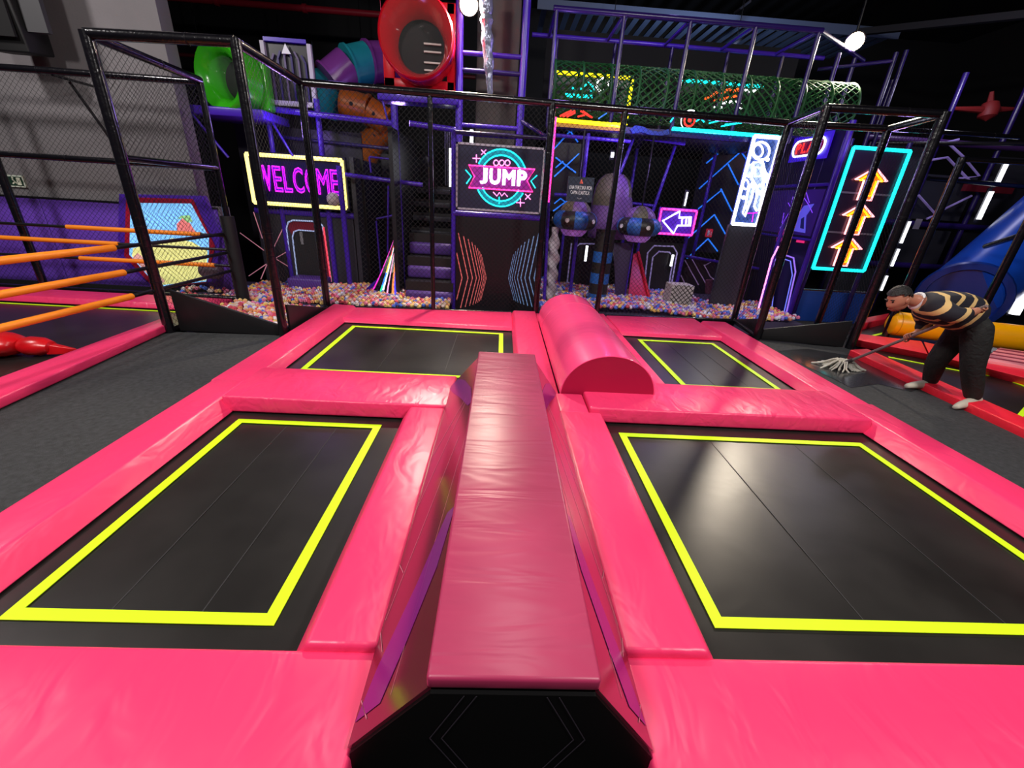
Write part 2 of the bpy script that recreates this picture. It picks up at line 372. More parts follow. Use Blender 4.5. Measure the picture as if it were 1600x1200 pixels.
# print on the beam: violet chevron band, fine lines
VB = mat('violet_print', (112, 28, 122), .25, coat=.6); FL = mat('fine_line_print', (200, 120, 140), .4)
def on_side(sgn, y, s):
    bx = B0 if sgn < 0 else B1; tx = T0+.012 if sgn < 0 else T1-.012
    p = Vector((bx+(tx-bx)*s, y, ZB+(zt-ZB)*s)); nn = Vector((sgn*.306, 0, .245)).normalized()
    return p + nn*.0135
for sg in (-1, 1):
    nn = Vector((sg*.306, 0, .245)).normalized()*.001
    for K in (((.80, .02, .36), (.95, .16, .56), (1.2, .52, .84), (1.5, .86, 1.)), ((2.55, .9, 1.), (2.85, .6, .9), (3.2, .2, .6), (3.42, .0, .3))):
        v = MB()
        for (y0_, a0, a1), (y1_, c0, c1) in zip(K[:-1], K[1:]):
            q_ = [on_side(sg, y0_, a0), on_side(sg, y0_, a1), on_side(sg, y1_, c1), on_side(sg, y1_, c0)]; v.hull8(q_, [p+nn for p in q_])
        v.build('violet_print', VB, bm_)
    for (ya_, sa, yb_, sb) in ((.80, .50, 2.1, .98), (1.15, .05, 2.2, .8), (1.8, .05, 2.7, .85), (2.3, .1, 2.75, .8), (.78, .2, .86, .02), (1.0, .16, 1.1, .02), (1.35, .16, 1.43, .02)):
        q_ = [on_side(sg, ya_, sa), on_side(sg, ya_+.006, sa), on_side(sg, yb_+.006, sb), on_side(sg, yb_, sb)]
        MB().hull8(q_, [p+nn for p in q_]).build('fine_line_print', FL, bm_)
for s in (-1, 1):
    for k in (0, .035):
        cx = .09
        MB().strip([(cx+s*(.10+k), YA-.0135, zt-.005), (cx+s*(.20+k), YA-.0135, .21), (cx+s*(.12+k), YA-.0135, .05)], .003, .001).build('fine_line_print', mat('dim_line_print', (52, 46, 56), .5), bm_)

# ------------------------------------------------------------------ nets, posts and rails
def net(name, p, q, z0, z1, parent, cell=.05, r=.0021, z0b=None):
    p = Vector((p[0], p[1], 0)); q = Vector((q[0], q[1], 0)); L = (q-p).length; d = (q-p)/L; nrm = Vector((-d.y, d.x, 0)); Hh = z1-z0
    mb = MB(); step = cell*1.414
    W3 = lambda u, v: p+d*u+Vector((0, 0, z0+v))
    k = -Hh
    while k < L:
        u0_, v0_ = (k, 0) if k >= 0 else (0, -k)
        t = min(L-u0_, Hh-v0_)
        if t > .01:
            for fl in (0, 1):
                a = W3(u0_, v0_); b = W3(u0_+t, v0_+t)
                if fl: a = W3(L-u0_, v0_); b = W3(L-u0_-t, v0_+t)
                dd = (b-a).normalized(); s1 = dd.cross(nrm)*r; s2 = nrm*r
                mb.add([a-s1, a+s2, a+s1, b-s1, b+s2, b+s1], [(0, 1, 4, 3), (1, 2, 5, 4), (2, 0, 3, 5)])
        k += step
    return mb.build(name, NETM, parent)
def post(x, y, z0, z1, parent, r=.048, name='post', M=None):
    o = MB().tube((x, y, z0), (x, y, z1), r, 14).build(name, M or POSTM, parent, True)
    for k in range(1, int((z1-z0)/.6)):
        MB().tube((x, y, z0+k*.6-.006), (x, y, z0+k*.6+.006), r*1.06, 14).build('band', RAILM, o, True)
    return o
def rail(p, q, parent, r=.042, name='rail', M=None):
    o = MB().tube(p, q, r, 12).build(name, M or POSTM, parent, True)
    p = Vector(p); q = Vector(q); L = (q-p).length
    for k in range(1, int(L/.9)+1):
        t = k*.9/L
        if t < .97:
            u = p+(q-p)*t; d = (q-p).normalized()*.007; MB().tube(u-d, u+d, r*1.06, 12).build('tie', RAILM, o, True)
    return o
BL = Vector((-2.62, 6.40, 0)); BR = Vector((4.05, 6.94, 0)); ZR = 2.90
bline = lambda x: BL + (BR-BL)*((x-BL.x)/(BR.x-BL.x))
bf = empty('safety_net_frame', (BL.x, BL.y, 0), 'black safety net frame across the back of the court', 'net frame')
for x, r_ in ((BL.x, .05), (-1.02, .034), (.605, .05), (1.62, .042), (BR.x, .05)):
    p = bline(x); post(p.x, p.y, -.02, ZR + .06*(x-BL.x)/6.7, bf, r_)
rail((BL.x, BL.y, ZR), (BR.x, BR.y, ZR+.05), bf, .045, 'top_rail'); rail((BL.x, BL.y, .03), (BR.x, BR.y, .03), bf, .035, 'bottom_rail')
for a, b in ((BL.x, -1.02), (-1.02, .605), (.605, 1.62), (1.62, BR.x)):
    pa, pb = bline(a), bline(b); net('net', (pa.x, pa.y), (pb.x, pb.y), .05, ZR, bf)
# left side box
P1, P2, P3, P4 = (-3.94, 4.94), (-2.61, 4.99), (BL.x, BL.y), (-3.93, 6.50)
lf = empty('safety_net_frame', (*P1, 0), 'tall black net frame box at the left of the court', 'net frame')
post(*P1, 0, 2.90, lf, .055); post(*P2, 0, 2.94, lf, .05); post(*P4, 0, 2.88, lf, .04)
pp = MB().tube((*P4, .0), (*P4, 1.25), .09, 16); pp.build('post_padding', mat('black_padding', (18, 17, 20), .6), lf, True)
rail((*P1, 2.88), (*P2, 2.92), lf, .048, 'top_rail'); rail((*P2, 2.92), (BL.x, BL.y-.03, 2.90), lf, .045, 'top_rail'); rail((*P1, 2.88), (*P4, 2.86), lf, .045, 'top_rail')
rail((P1[0], P1[1]+.05, 1.86), (*P4, 1.86), lf, .035, 'side_rail')
rail((*P2, .07), (BL.x, BL.y-.04, .04), lf, .035, 'bottom_rail')
net('net', P1, P4, .05, 2.86, lf); net('net', P2, P3, .05, 2.90, lf)
# back net of the left court
lb = empty('safety_net_frame', (-8.5, 6.5, 0), 'black net frame in front of the grey and purple wall at far left', 'net frame')
for z in (2.84, 1.86, .06): rail((-8.6, 6.5, z), (P4[0]-.05, 6.5, z), lb, .04, 'rail')
for x in (-8.55, -6.85): post(x, 6.5, 0, 2.84, lb, .05) if x > -7 else None
net('net', (-8.6, 6.5), (P4[0], 6.5), .06, 2.84, lb)
MB().tube((-5.75, 6.72, 2.78), (-5.60, 7.0, 2.05), .018, 6).build('stay', RAILM, lb)
MB().tube((-5.75, 6.5, 2.80), (-5.75, 7.09, 2.80), .018, 6).build('stay', RAILM, lb)
# right side box
R0, R1, R2, R3 = (BR.x, BR.y), (3.90, 5.96), (5.19, 5.74), (5.36, 6.72)
rf = empty('safety_net_frame', (*R1, 0), 'tall black net frame box at the right of the court', 'net frame')
post(*R1, 0, 2.97, rf, .055); post(*R2, 0, 2.96, rf, .06); post(*R3, 0, 2.94, rf, .05)
rail((R0[0], R0[1]-.03, 2.95), (*R1, 2.96), rf, .045, 'top_rail'); rail((*R1, 2.96), (*R2, 2.94), rf, .045, 'top_rail')
rail((*R2, 2.94), (*R3, 2.93), rf, .045, 'top_rail'); rail((R0[0]+.03, R0[1], 2.94), (*R3, 2.93), rf, .045, 'top_rail')
rail((R0[0], R0[1]-.04, .05), (*R1, .05), rf, .035, 'bottom_rail')
net('net', R0, R1, .05, 2.95, rf); net('net', R2, R3, .05, 2.93, rf)
# barrier panels in the gaps
BAR = mat('black_barrier_sheet', (22, 22, 24), .45)
def barrier(pts, th, label):
    o = MB().prism(pts, th).build('barrier_panel', BAR, None, False, .006); tag(o, label, 'barrier', 'black barrier panels in the gaps of the net'); return o
barrier([(-3.86, 5.0, .0), (-2.68, 5.02, .0), (-2.68, 5.02, .14), (-3.86, 5.0, .50)], (0, .03, 0), 'black slanted barrier panel between the two front left posts')
barrier([(-2.56, 5.08, .0), (-2.56, 6.25, .0), (-2.56, 6.25, .06), (-2.56, 5.08, .38)], (-.03, 0, 0), 'small black triangular barrier beside the back left corner')
barrier([(3.98, 5.97, .0), (5.12, 5.78, .0), (5.12, 5.78, .40), (3.98, 5.97, .16)], (.01, .03, 0), 'black slanted barrier panel beside the mopping person')
barrier([(3.93, 6.05, .0), (4.02, 6.85, .0), (4.02, 6.85, .08), (3.93, 6.05, .30)], (.03, 0, 0), 'small black triangular barrier beside the back right corner')

# ------------------------------------------------------------------ left court: pads, bed, ropes, pugil glove
pad('edge_pad', ((-4.10, 2.4), (-3.70, 2.4), (-3.96, 5.05), (-4.18, 5.15)), .10, 'pink pad along the left carpet, edge of the rope court', (0, 0, 0, .05))
pad('edge_pad', RECT(-9.4, -4.0, 5.92, 6.36), .09, 'pink pad under the purple wall mats at far left', (.05, 0, 0, 0), M=PINKX)
e = empty('trampoline', (-6.5, 4.0, 0), 'black trampoline with a yellow line in the rope court at far left', 'trampoline')
MB().box((-9.6, 1.8, -.05), (-4.06, 5.95, -.002)).build('jumping_bed', BED, e)
MB().box((-9.0, 5.79, 0), (-4.24, 5.83, .004)).build('yellow_tape', YEL, e)
ROPEB = mat('black_rope', (16, 15, 18), .4)
for i, (z, oy) in enumerate(((1.01, 4.67), (.752, 4.70), (.492, 4.71))):
    e = empty('ring_rope', (-3.98, 6.42, z), ['top', 'middle', 'bottom'][i]+' orange-sleeved black rope running towards the viewer at left', 'rope', 'ring ropes')
    MB().path([(-3.99, 6.42, z), (-4.03, 5.6, z-.012), (-4.06, oy, z-.016), (-4.12, 3.4, z-.016), (-4.2, 2.2, z)], .022, 10).build('rope', ROPEB, e, True)
    MB().path([(-4.06, oy, z-.016), (-4.12, 3.4, z-.016), (-4.2, 2.25, z)], .034, 12).build('orange_sleeve', ORANGE, e, True)
for i, (py, ox0, ox1) in enumerate((((352, 366), 97, 305), ((381, 397), -80, 182), ((410, 428), 122, 330))):
    z = [.985, .79, .56][i]
    a = at(ox0, py[0]+(py[1]-py[0])*(ox0/305), Y=6.32).x; b = at(ox1, py[1], Y=6.32).x
    e = empty('ring_rope', (-8.8, 6.32, z), ['top', 'middle', 'bottom'][i]+' orange-sleeved black rope running across in front of the purple wall', 'rope', 'ring ropes')
    MB().tube((-9.2, 6.32, z), (-3.99, 6.45, z), .02, 10).build('rope', ROPEB, e, True)
    ya_ = lambda x: 6.32+.13*(x+9.2)/5.2
    MB().tube((a, ya_(a), z), (b, ya_(b), z), .031, 12).build('orange_sleeve', ORANGE, e, True)
def blob(prof, o, d, name, M, parent, n=20, sq=(1, 1)):
    """surface of revolution about direction d; prof = (radius, distance)"""
    d = Vector(d).normalized(); a = Vector((0, 0, 1)); a = (a-d*a.dot(d)).normalized(); b = d.cross(a); o = Vector(o); vs = []
    for r, h in prof:
        for k in range(n):
            t = 2*math.pi*k/n; vs.append(o+d*h+a*(math.cos(t)*r*sq[0])+b*(math.sin(t)*r*sq[1]))
    mb = MB().add(vs, [(i*n+k, i*n+(k+1) % n, (i+1)*n+(k+1) % n, (i+1)*n+k) for i in range(len(prof)-1) for k in range(n)])
    return mb.build(name, M, parent, True)
e = empty('pugil_stick', (-4.75, 4.02, 0), 'red padded pugil stick end lying on the black bed at left', 'pugil stick')
blob([(0, 0), (.09, .01), (.15, .08), (.17, .18), (.165, .30), (.13, .39), (.08, .43), (.0, .435)], (-5.1, 3.98, .12), (1, .06, -.02), 'padded_head', GLOVE, e, sq=(.7, 1))
blob([(0, 0), (.08, .02), (.115, .10), (.11, .20), (.07, .28), (.0, .31)], (-4.72, 4.03, .10), (1, .1, -.05), 'padded_thumb', GLOVE, e, sq=(.8, 1))
MB().hull8([(-4.46, 4.00, .02), (-4.24, 4.05, .02), (-4.24, 4.09, .02), (-4.46, 4.12, .02)], [(-4.46, 4.02, .12), (-4.22, 4.06, .075), (-4.22, 4.08, .075), (-4.46, 4.10, .12)]).build('strap', GLOVE, e, False, .01)
# wall items
for i in range(5):
    x0 = -10.9+i*1.3 if i else -10.9
    x1 = x0+1.29
    o = MB().box((x0, 7.03, .0), (min(x1, -4.4), 7.10, 1.30)).build('wall_mat', PURPW, wl, False, .012)
MB().box((-11, 7.02, 1.30), (-4.4, 7.10, 1.325)).build('mat_ledge', RAILM, wl)
MB().box((-11, 6.98, -.02), (-4.4, 7.10, .05)).build('mat_skirting', BLACKGAP, wl)
e = empty('exit_sign', at(19, 284, Y=7.09), 'small green and white exit sign on the grey wall', 'sign')
a = at(0, 294, Y=7.09); x0, x1, z0, z1 = a.x-.02, at(38, 284, Y=7.09).x+.02, 1.44, 1.60
MB().box((x0, 7.07, z0), (x1, 7.10, z1)).build('plate', mat('pale_plate', (205, 214, 196), .5), e)
MB().box((x0+.02, 7.064, z0+.02), (x1-.02, 7.071, z1-.02)).build('green_field', mat('sign_green', (22, 62, 44), .5), e)
pw = mat('pale_print', (225, 230, 205), .5)
MB().strip([(x0+.05, 7.063, z1-.04), (x0+.13, 7.063, z0+.05)], .02, .002).strip([(x0+.05, 7.063, z1-.04), (x0+.11, 7.063, z1-.04)], .02, .002).strip([(x0+.05, 7.063, z1-.04), (x0+.05, 7.063, z1-.09)], .02, .002).build('arrow_print', pw, e)
MB().box((x1-.10, 7.061, z0+.03), (x1-.04, 7.064, z1-.03)).build('door_print', pw, e)
MB().strip([(x1-.155, 7.062, z1-.05), (x1-.13, 7.062, z0+.07), (x1-.17, 7.062, z0+.04)], .018, .002).strip([(x1-.13, 7.062, z0+.07), (x1-.10, 7.062, z0+.04)], .016, .002).lathe([(0, 0), (.013, 0), (.013, .003), (0, .003)], 10, (x1-.145, 7.062, z1-.035), 'Y').build('running_figure_print', pw, e)
e = empty('loudspeaker', (-6.0, 6.9, 3.2), 'black loudspeaker on a wall bracket at top left', 'loudspeaker')
MB().hull8([(-6.52, 6.55, 3.02), (-5.98, 6.55, 3.02), (-5.98, 6.9, 3.06), (-6.52, 6.9, 3.06)], [(-6.5, 6.45, 4.2), (-5.98, 6.45, 4.2), (-5.98, 6.9, 4.2), (-6.5, 6.9, 4.2)]).build('cabinet', mat('speaker_black', (10, 10, 11), .6), e, False, .02)
MB().box((-6.47, 6.47, 3.16), (-6.02, 6.50, 4.1)).build('grille', mat('speaker_grille', (6, 6, 7), .9), e)
MB().box((-5.97, 6.6, 3.25), (-5.72, 6.66, 4.2)).build('side_plate', mat('plate_grey', (58, 58, 60), .6), e)
MB().tube((-6.2, 6.9, 3.5), (-6.2, 7.095, 3.5), .05, 10).build('bracket', RAILM, e)
# hexagonal game screen in a purple box
e = empty('game_screen', at(265, 445, Y=6.95), 'hexagonal crimson-framed game screen on the purple wall', 'game screen')
pxs = [(203, 304), (300, 306), (330, 370), (322, 410), (260, 455), (204, 400)]
hx = lambda pts, Y: [at(px, py, Y=Y) for px, py in pts]
Yh = 6.96
outer = [(186, 303), (318, 306), (344, 362), (338, 440), (240, 450), (184, 402)]
mid = [(197, 308), (301, 311), (336, 385), (322, 442), (240, 450), (194, 400)]
inn = [(204, 317), (298, 318), (326, 371), (326, 398), (322, 440), (246, 448), (202, 398)]
MB().prism(hx(outer, Yh), (0, .07, 0)).build('purple_box', mat('game_purple', (80, 40, 180), .4), e)
MB().prism(hx(mid, Yh-.012), (0, .02, 0)).build('crimson_frame', mat('crimson_frame', (176, 20, 56), .4), e)
sc = MB().prism(hx(inn, Yh-.02), (0, .012, 0)).build('screen', neon('screen_blue', (120, 186, 240), .9), e)
MB().prism(hx([(206, 400), (208, 388), (240, 380), (270, 372), (300, 378), (324, 392), (322, 438), (246, 446)], Yh-.0225), (0, .003, 0)).build('field_print', neon('screen_field', (222, 222, 140), .8), e)
MB().prism(hx([(277, 365), (276, 350), (285, 341), (294, 345), (306, 363), (300, 368)], Yh-.0235), (0, .003, 0)).build('hill_print', neon('screen_pink', (238, 130, 130), .55), e)
MB().prism(hx([(207, 402), (215, 395), (226, 404), (258, 440), (246, 446)], Yh-.0255), (0, .003, 0)).build('path_print', neon('screen_path', (225, 170, 165), .45), e)
MB().prism(hx([(277, 342), (283, 337), (296, 336), (301, 346), (293, 348), (285, 341)], Yh-.0255), (0, .003, 0)).build('bush_print', neon('screen_green', (150, 205, 140), .5), e)
e2 = blob([(0, 0), (.10, .005), (.15, .06), (.15, .24), (.10, .30), (0, .305)], (-4.62, 6.72, .42), (1, 0, 0), 'foam_bolster', mat('greyed_foam', (104, 92, 104), .7), None, sq=(.8, .8)); tag(e2, 'grey-mauve foam bolster at the foot of the hexagonal screen', 'bolster')

# ------------------------------------------------------------------ ball pits
BCOL = [('pink', (236, 128, 162)), ('red', (214, 84, 100)), ('yellow', (238, 202, 116)), ('cream', (236, 214, 200)), ('blue', (84, 118, 220)), ('violet', (156, 134, 222)), ('white', (232, 228, 238)), ('orange', (236, 160, 110))]
BM = [mat('ball_'+nm, c, .3) for nm, c in BCOL]
bs = bmesh.new(); bmesh.ops.create_icosphere(bs, subdivisions=2, radius=.036)
icv = [v.co.copy() for v in bs.verts]; icf = [tuple(v.index for v in f.verts) for f in bs.faces]; bs.free()
bs = bmesh.new(); bmesh.ops.create_icosphere(bs, subdivisions=1, radius=.036)
lov = [v.co.copy() for v in bs.verts]; lof = [tuple(v.index for v in f.verts) for f in bs.faces]; bs.free()
BME = []
for i, (nm, c) in enumerate(BCOL):
    me = bpy.data.meshes.new('ball'); me.from_pydata(icv, [], icf); me.materials.append(BM[i])
    me.polygons.foreach_set('use_smooth', [True]*len(me.polygons)); BME.append(me)
def pit(regions, zs, seed, weights, single, where, avoid=()):
    rnd = random.Random(seed); pts = []
    s = .062
    for (x0, x1, y0, y1) in regions:
        j = 0; y = y0
        while y < y1:
            x = x0 + (s/2 if j % 2 else 0)
            while x < x1:
                p = Vector((x+rnd.uniform(-.015, .015), y+rnd.uniform(-.015, .015), zs(x, y)+rnd.uniform(-.02, .025)))
                if not any(a <= p.x <= b and c <= p.y <= d for a, b, c, d in avoid): pts.append(p)
                x += s
            y += s*.87; j += 1
    pts.sort(key=lambda p: p.length)
    idx = range(len(BCOL))
    for p in pts[:single]:
        c = rnd.choices(idx, weights)[0]
        o = bpy.data.objects.new('pit_ball', BME[c]); C.objects.link(o); o.location = p
        tag(o, 'small %s plastic ball near the front of the %s' % (BCOL[c][0], where), 'ball', 'balls of the '+where)
    mb = MB()
    for p in pts[single:]:
        mb.k = rnd.choices(idx, weights)[0]; mb.add([p+v for v in lov], lof)
    o = mb.build('pit_balls', BM, None, True); tag(o, 'mass of multicoloured plastic balls filling the '+where, 'balls', kind='stuff')
    return len(pts)
zl = lambda x, y: .06 + .05*math.sin(x*2.1)*math.cos(y*1.7)
npl = pit([(-3.86, -2.68, 5.12, 6.30), (-5.0, -1.62, 6.56, 7.98)], zl, 3, (5, 4, 5, 5, 3, 1, 3, 4), 120, 'left ball pit', avoid=((-5.1, -4.36, 7.0, 8), (-4.9, -4.3, 6.6, 6.9)))
zr = lambda x, y: .10 + .06*math.sin(x*1.7+1)*math.cos(y*1.3)
npr = pit([(.75, 4.0, 6.98, 9.6), (4.0, 5.2, 6.98, 8.3)], zr, 5, (5, 2, 4, 3, 5, 5, 4, 2), 150, 'right ball pit', avoid=((1.54, 1.95, 7.54, 7.96), (.70, 1.0, 7.55, 7.85)))
pit([(-1.58, -.82, 6.72, 7.25)], lambda x, y: .05, 9, (2, 1, 5, 4, 3, 1, 2, 3), 30, 'ball gutter below the stairs')
struct('floor_pit_left', MB().box((-5.0, 6.54, -.20), (-1.6, 8.0, .02)).box((-3.86, 5.1, -.2), (-2.66, 6.54, .02)), mat('pit_floor', (70, 60, 90), .8))
struct('floor_pit_right', MB().box((.72, 6.96, -.20), (5.3, 9.7, .03)), mat('pit_floor', (70, 60, 90), .8))

# ------------------------------------------------------------------ play structure helpers
def strokes(name, lines, r, M, parent, flat=False, wd=.012, closed=False, **pl):
    """one bar or tube object per polyline of photograph pixels lying on the plane given in pl"""
    for ln in lines:
        pts = [at(x, y, **pl) for x, y in ln]
        mb = MB()
        if flat: mb.strip(pts, wd, .004, (0, -1, 0) if 'Y' in pl else (-1, 0, 0))
        else: mb.path(pts, r, 8, closed)
        mb.build(name, M, parent, not flat)
def rect_tubes(parent, x0, x1, z0, z1, Y, r, M, name='neon_tube'):
    for a, b in (((x0, z0), (x1, z0)), ((x1, z0), (x1, z1)), ((x1, z1), (x0, z1)), ((x0, z1), (x0, z0))):
        MB().tube((a[0], Y, a[1]), (b[0], Y, b[1]), r, 8).build(name, M, parent, True)
def letters(s, o, width, height, M, parent, outline=0., depth=.01, gap=.14, name='letter', italic=0.):
    """one object per letter, the word fitted in a box at o facing -Y"""
    W = {'I': .35, 'J': .62, 'M': 1.05, 'W': 1.25, 'L': .7, 'E': .72, 'P': .8}
    ws = [W.get(c, .9) for c in s]; tot = sum(ws)+gap*(len(s)-1); k = width/tot; x = 0
    for c, w_ in zip(s, ws):
        text_mb(c, w_*k, height, Vector(o)+Vector((x*k, 0, 0)), outline, depth, italic=italic).build(name, M, parent)
        x += w_+gap
def P(parent, p, q, r=.035, M=None, name='beam'):
    return MB().tube(p, q, r, 10).build(name, M or PURP, parent, True)

# ------------------------------------------------------------------ left tower
lt = empty('play_tower', (-3.6, 8.0, -.25), 'purple steel play tower holding the welcome sign', 'play structure')
for px, py, Y, z1, r in ((421, 200, 8.05, 2.9, .04), (499, 200, 8.05, 3.0, .045), (538, 350, 7.85, 2.05, .045), (622, 300, 7.75, 2.95, .055)):
    x = at(px, py, Y=Y).x; P(lt, (x, Y, -.25), (x, Y, z1), r, PURP, 'post')
xa, xb = at(415, 165, Y=8.05).x, at(614, 181, Y=7.75).x
P(lt, (xa, 8.05, 2.82), (xb, 7.78, 2.70), .045); P(lt, (xa, 8.3, 2.45), (xb, 8.3, 2.38), .03, PURPD)
P(lt, (-4.36, 8.08, 1.27), (-2.62, 8.08, 1.27), .055)
P(lt, (at(540, 273, Y=7.82).x, 7.82, at(540, 273, Y=7.82).z), (at(660, 289, Y=7.82).x, 7.82, at(660, 289, Y=7.82).z), .035)
for a, b in (((577, 245), (621, 250)), ((577, 245), (580, 270)), ((588, 342), (622, 335)), ((596, 150), (617, 232)), ((588, 345), (596, 440)), ((607, 290), (606, 395))):
    P(lt, at(*a, Y=7.9), at(*b, Y=7.9), .016, PURP, 'brace')
# ledge under the green tube and its braces
MB().box((-4.82, 7.45, 2.60), (-3.66, 8.3, 2.72)).build('ledge', PURP, lt, False, .02)
P(lt, (-4.75, 7.5, 2.60), (-4.33, 7.5, 2.05), .02, PURP, 'brace'); P(lt, (-3.75, 7.9, 2.6), (-3.5, 7.9, 2.15), .02, PURP, 'brace')
MB().box((-4.62, 8.35, -.2), (-2.5, 8.4, 2.6)).build('back_board', DARKP, lt)
MB().box((-2.62, 8.0, -.2), (-2.55, 10.0, 2.2)).build('side_board', DARKP2, lt)
MB().box((-2.5, 9.6, -.2), (-1.5, 9.65, 2.4)).build('back_board', DARKP, lt)
net('net', (xa, 8.2), (xb, 8.0), 1.95, 2.8, lt, .05)
# slotted grey panel with a white triangle
e = empty('slotted_panel', (-3.45, 8.1, 2.88), 'grey-white framed panel with purple slots and a white triangle', 'panel')
x0, x1, z0, z1 = -3.86, -3.09, 2.88, 3.77; GP = mat('pale_grey_frame', (176, 170, 186), .5)
for a, b in (((x0, z0), (x1, z0+.07)), ((x0, z1-.05), (x1, z1)), ((x0, z0), (x0+.06, z1)), ((x1-.06, z0), (x1, z1))):
    MB().box((a[0], 8.08, a[1]), (b[0], 8.14, b[1])).build('frame_bar', GP if a[1] == z0 else PURP, e)
MB().box((x0, 8.14, z0), (x1, 8.17, z1)).build('backing', DARKP, e)
for k in range(6):
    x = x0+.13+k*.105; top = z1-.10-.10*abs(k-2.5)/2.5
    MB().strip([(x, 8.12, z0+.07), (x, 8.12, top-.1), (x+(.05 if k < 3 else -.05), 8.12, top)], .028, .02).build('slat', PURPD if k % 2 else mat('mauve_slat', (88, 74, 110), .5), e)
MB().prism([(x0+.32, 8.07, z1-.2), (x0+.46, 8.07, z1-.2), (x0+.39, 8.07, z1-.07)], (0, .02, 0)).build('triangle', WHITE, e)
# green tube mouth
e = empty('tube_mouth', (-4.45, 7.8, 2.72), 'shiny green plastic tube mouth on the purple ledge', 'play tube')
gc, gd = Vector((-4.27, 7.50, 3.12)), (.34, .94, .0)
blob([(.25, .42), (.27, .24), (.30, .12), (.36, .04), (.43, .0), (.47, .03), (.49, .10), (.49, .34), (.25, .42)], gc, gd, 'tube_body', GREENP, e, 36)
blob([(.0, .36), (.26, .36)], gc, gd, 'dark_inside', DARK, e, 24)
blob([(0, -.06), (.1, -.04), (.2, .03), (.27, .14)], gc, gd, 'clear_bubble', mat('clear_bubble', (210, 220, 215), .05, alpha=.03), e, 24)
MB().box((-3.90, 7.78, 2.74), (-3.70, 8.0, 3.44)).build('side_flange', GREENP, e, False, .05)

# WELCOME sign
e = empty('welcome_sign', (-3.5, 7.95, 1.36), 'neon WELCOME sign with cream tube border and magenta letters', 'sign')
MB().box((-4.33, 7.96, 1.35), (-2.67, 8.02, 2.19)).build('panel', mat('sign_navy', (22, 20, 58), .25), e)
rect_tubes(e, -4.28, -2.72, 1.40, 2.14, 7.93, .030, N_CREAM)
a = at(405, 300, Y=7.94); b = at(531, 265, Y=7.94)
letters('WELCOME', (-4.16, 7.945, a.z+.02), 1.36, .40, N_MAG, e, outline=.022, depth=.03)
letters('WELCOME', (-4.15, 7.955, a.z+.03), 1.34, .38, mat('magenta_face', (74, 12, 150), .4, emit=.5), e, depth=.006, name='letter_face')
# arch panel below it
e = empty('arch_panel', (-3.55, 8.02, -.2), 'dark printed panel with a rounded red and white archway below the welcome sign', 'panel')
MB().box((-4.36, 8.06, -.2), (-2.66, 8.10, 1.22)).build('board', DARKP2, e)
Z4 = lambda L, ox=300, oy=220, k=4.: [[(ox+x/k, oy+y/k) for x, y in ln] for ln in L]
PRL = mat('pale_pink_print', (226, 150, 170), .4, emit=.25)
strokes('printed_line', Z4([[(385, 445), (440, 610)], [(300, 575), (450, 685)], [(355, 845), (465, 770)], [(430, 865), (468, 775)], [(560, 465), (572, 540), (505, 680)], [(520, 735), (590, 695)], [(520, 735), (602, 785)]]), 0, PRL, e, True, .014, Y=8.055)
archo = Z4([[(625, 865), (612, 740), (590, 545), (600, 510), (630, 497), (790, 505), (815, 530), (830, 600), (870, 880)]])
archi = Z4([[(660, 865), (645, 740), (628, 600), (638, 568), (665, 558), (775, 566)]])
strokes('arch_tube', archo, .014, mat('pale_blue_print', (170, 190, 235), .4, emit=.35), e, Y=8.04)
strokes('arch_tube', archi, .012, mat('pale_blue_print', (170, 190, 235), .4), e, Y=8.04)
MB().prism([at(300+x/4, 220+y/4, Y=8.055) for x, y in [(600, 545), (605, 515), (632, 503), (788, 510), (812, 533), (830, 600), (866, 880), (835, 880), (800, 590), (775, 562), (665, 555), (636, 566), (627, 590)]], (0, .01, 0)).build('arch_band', mat('dark_red_band', (120, 22, 44), .4), e)
MB().prism([at(300+x/4, 220+y/4, Y=8.058) for x, y in [(662, 880), (646, 740), (630, 600), (640, 570), (668, 560), (775, 566), (800, 600), (830, 880)]], (0, .01, 0)).build('doorway', DARK, e)
strokes('arch_tube', Z4([[(822, 540), (868, 880)]]), .016, neon('arch_red', (235, 70, 90), .8), e, Y=8.035)
for k, (xx, wd) in enumerate(((455, .05), (482, .09))):
    a = at(xx+15, 362, Y=8.05); MB().box((a.x-wd/2, 8.045, a.z-.22), (a.x+wd/2, 8.052, a.z)).build('pale_strip', mat('pale_streak', (120, 120, 124), .6), e)
MB().box((at(452, 440, Y=7.7).x, 7.62, .0), (at(507, 440, Y=7.7).x, 8.03, .20)).build('step', PURPS, e, False, .03)

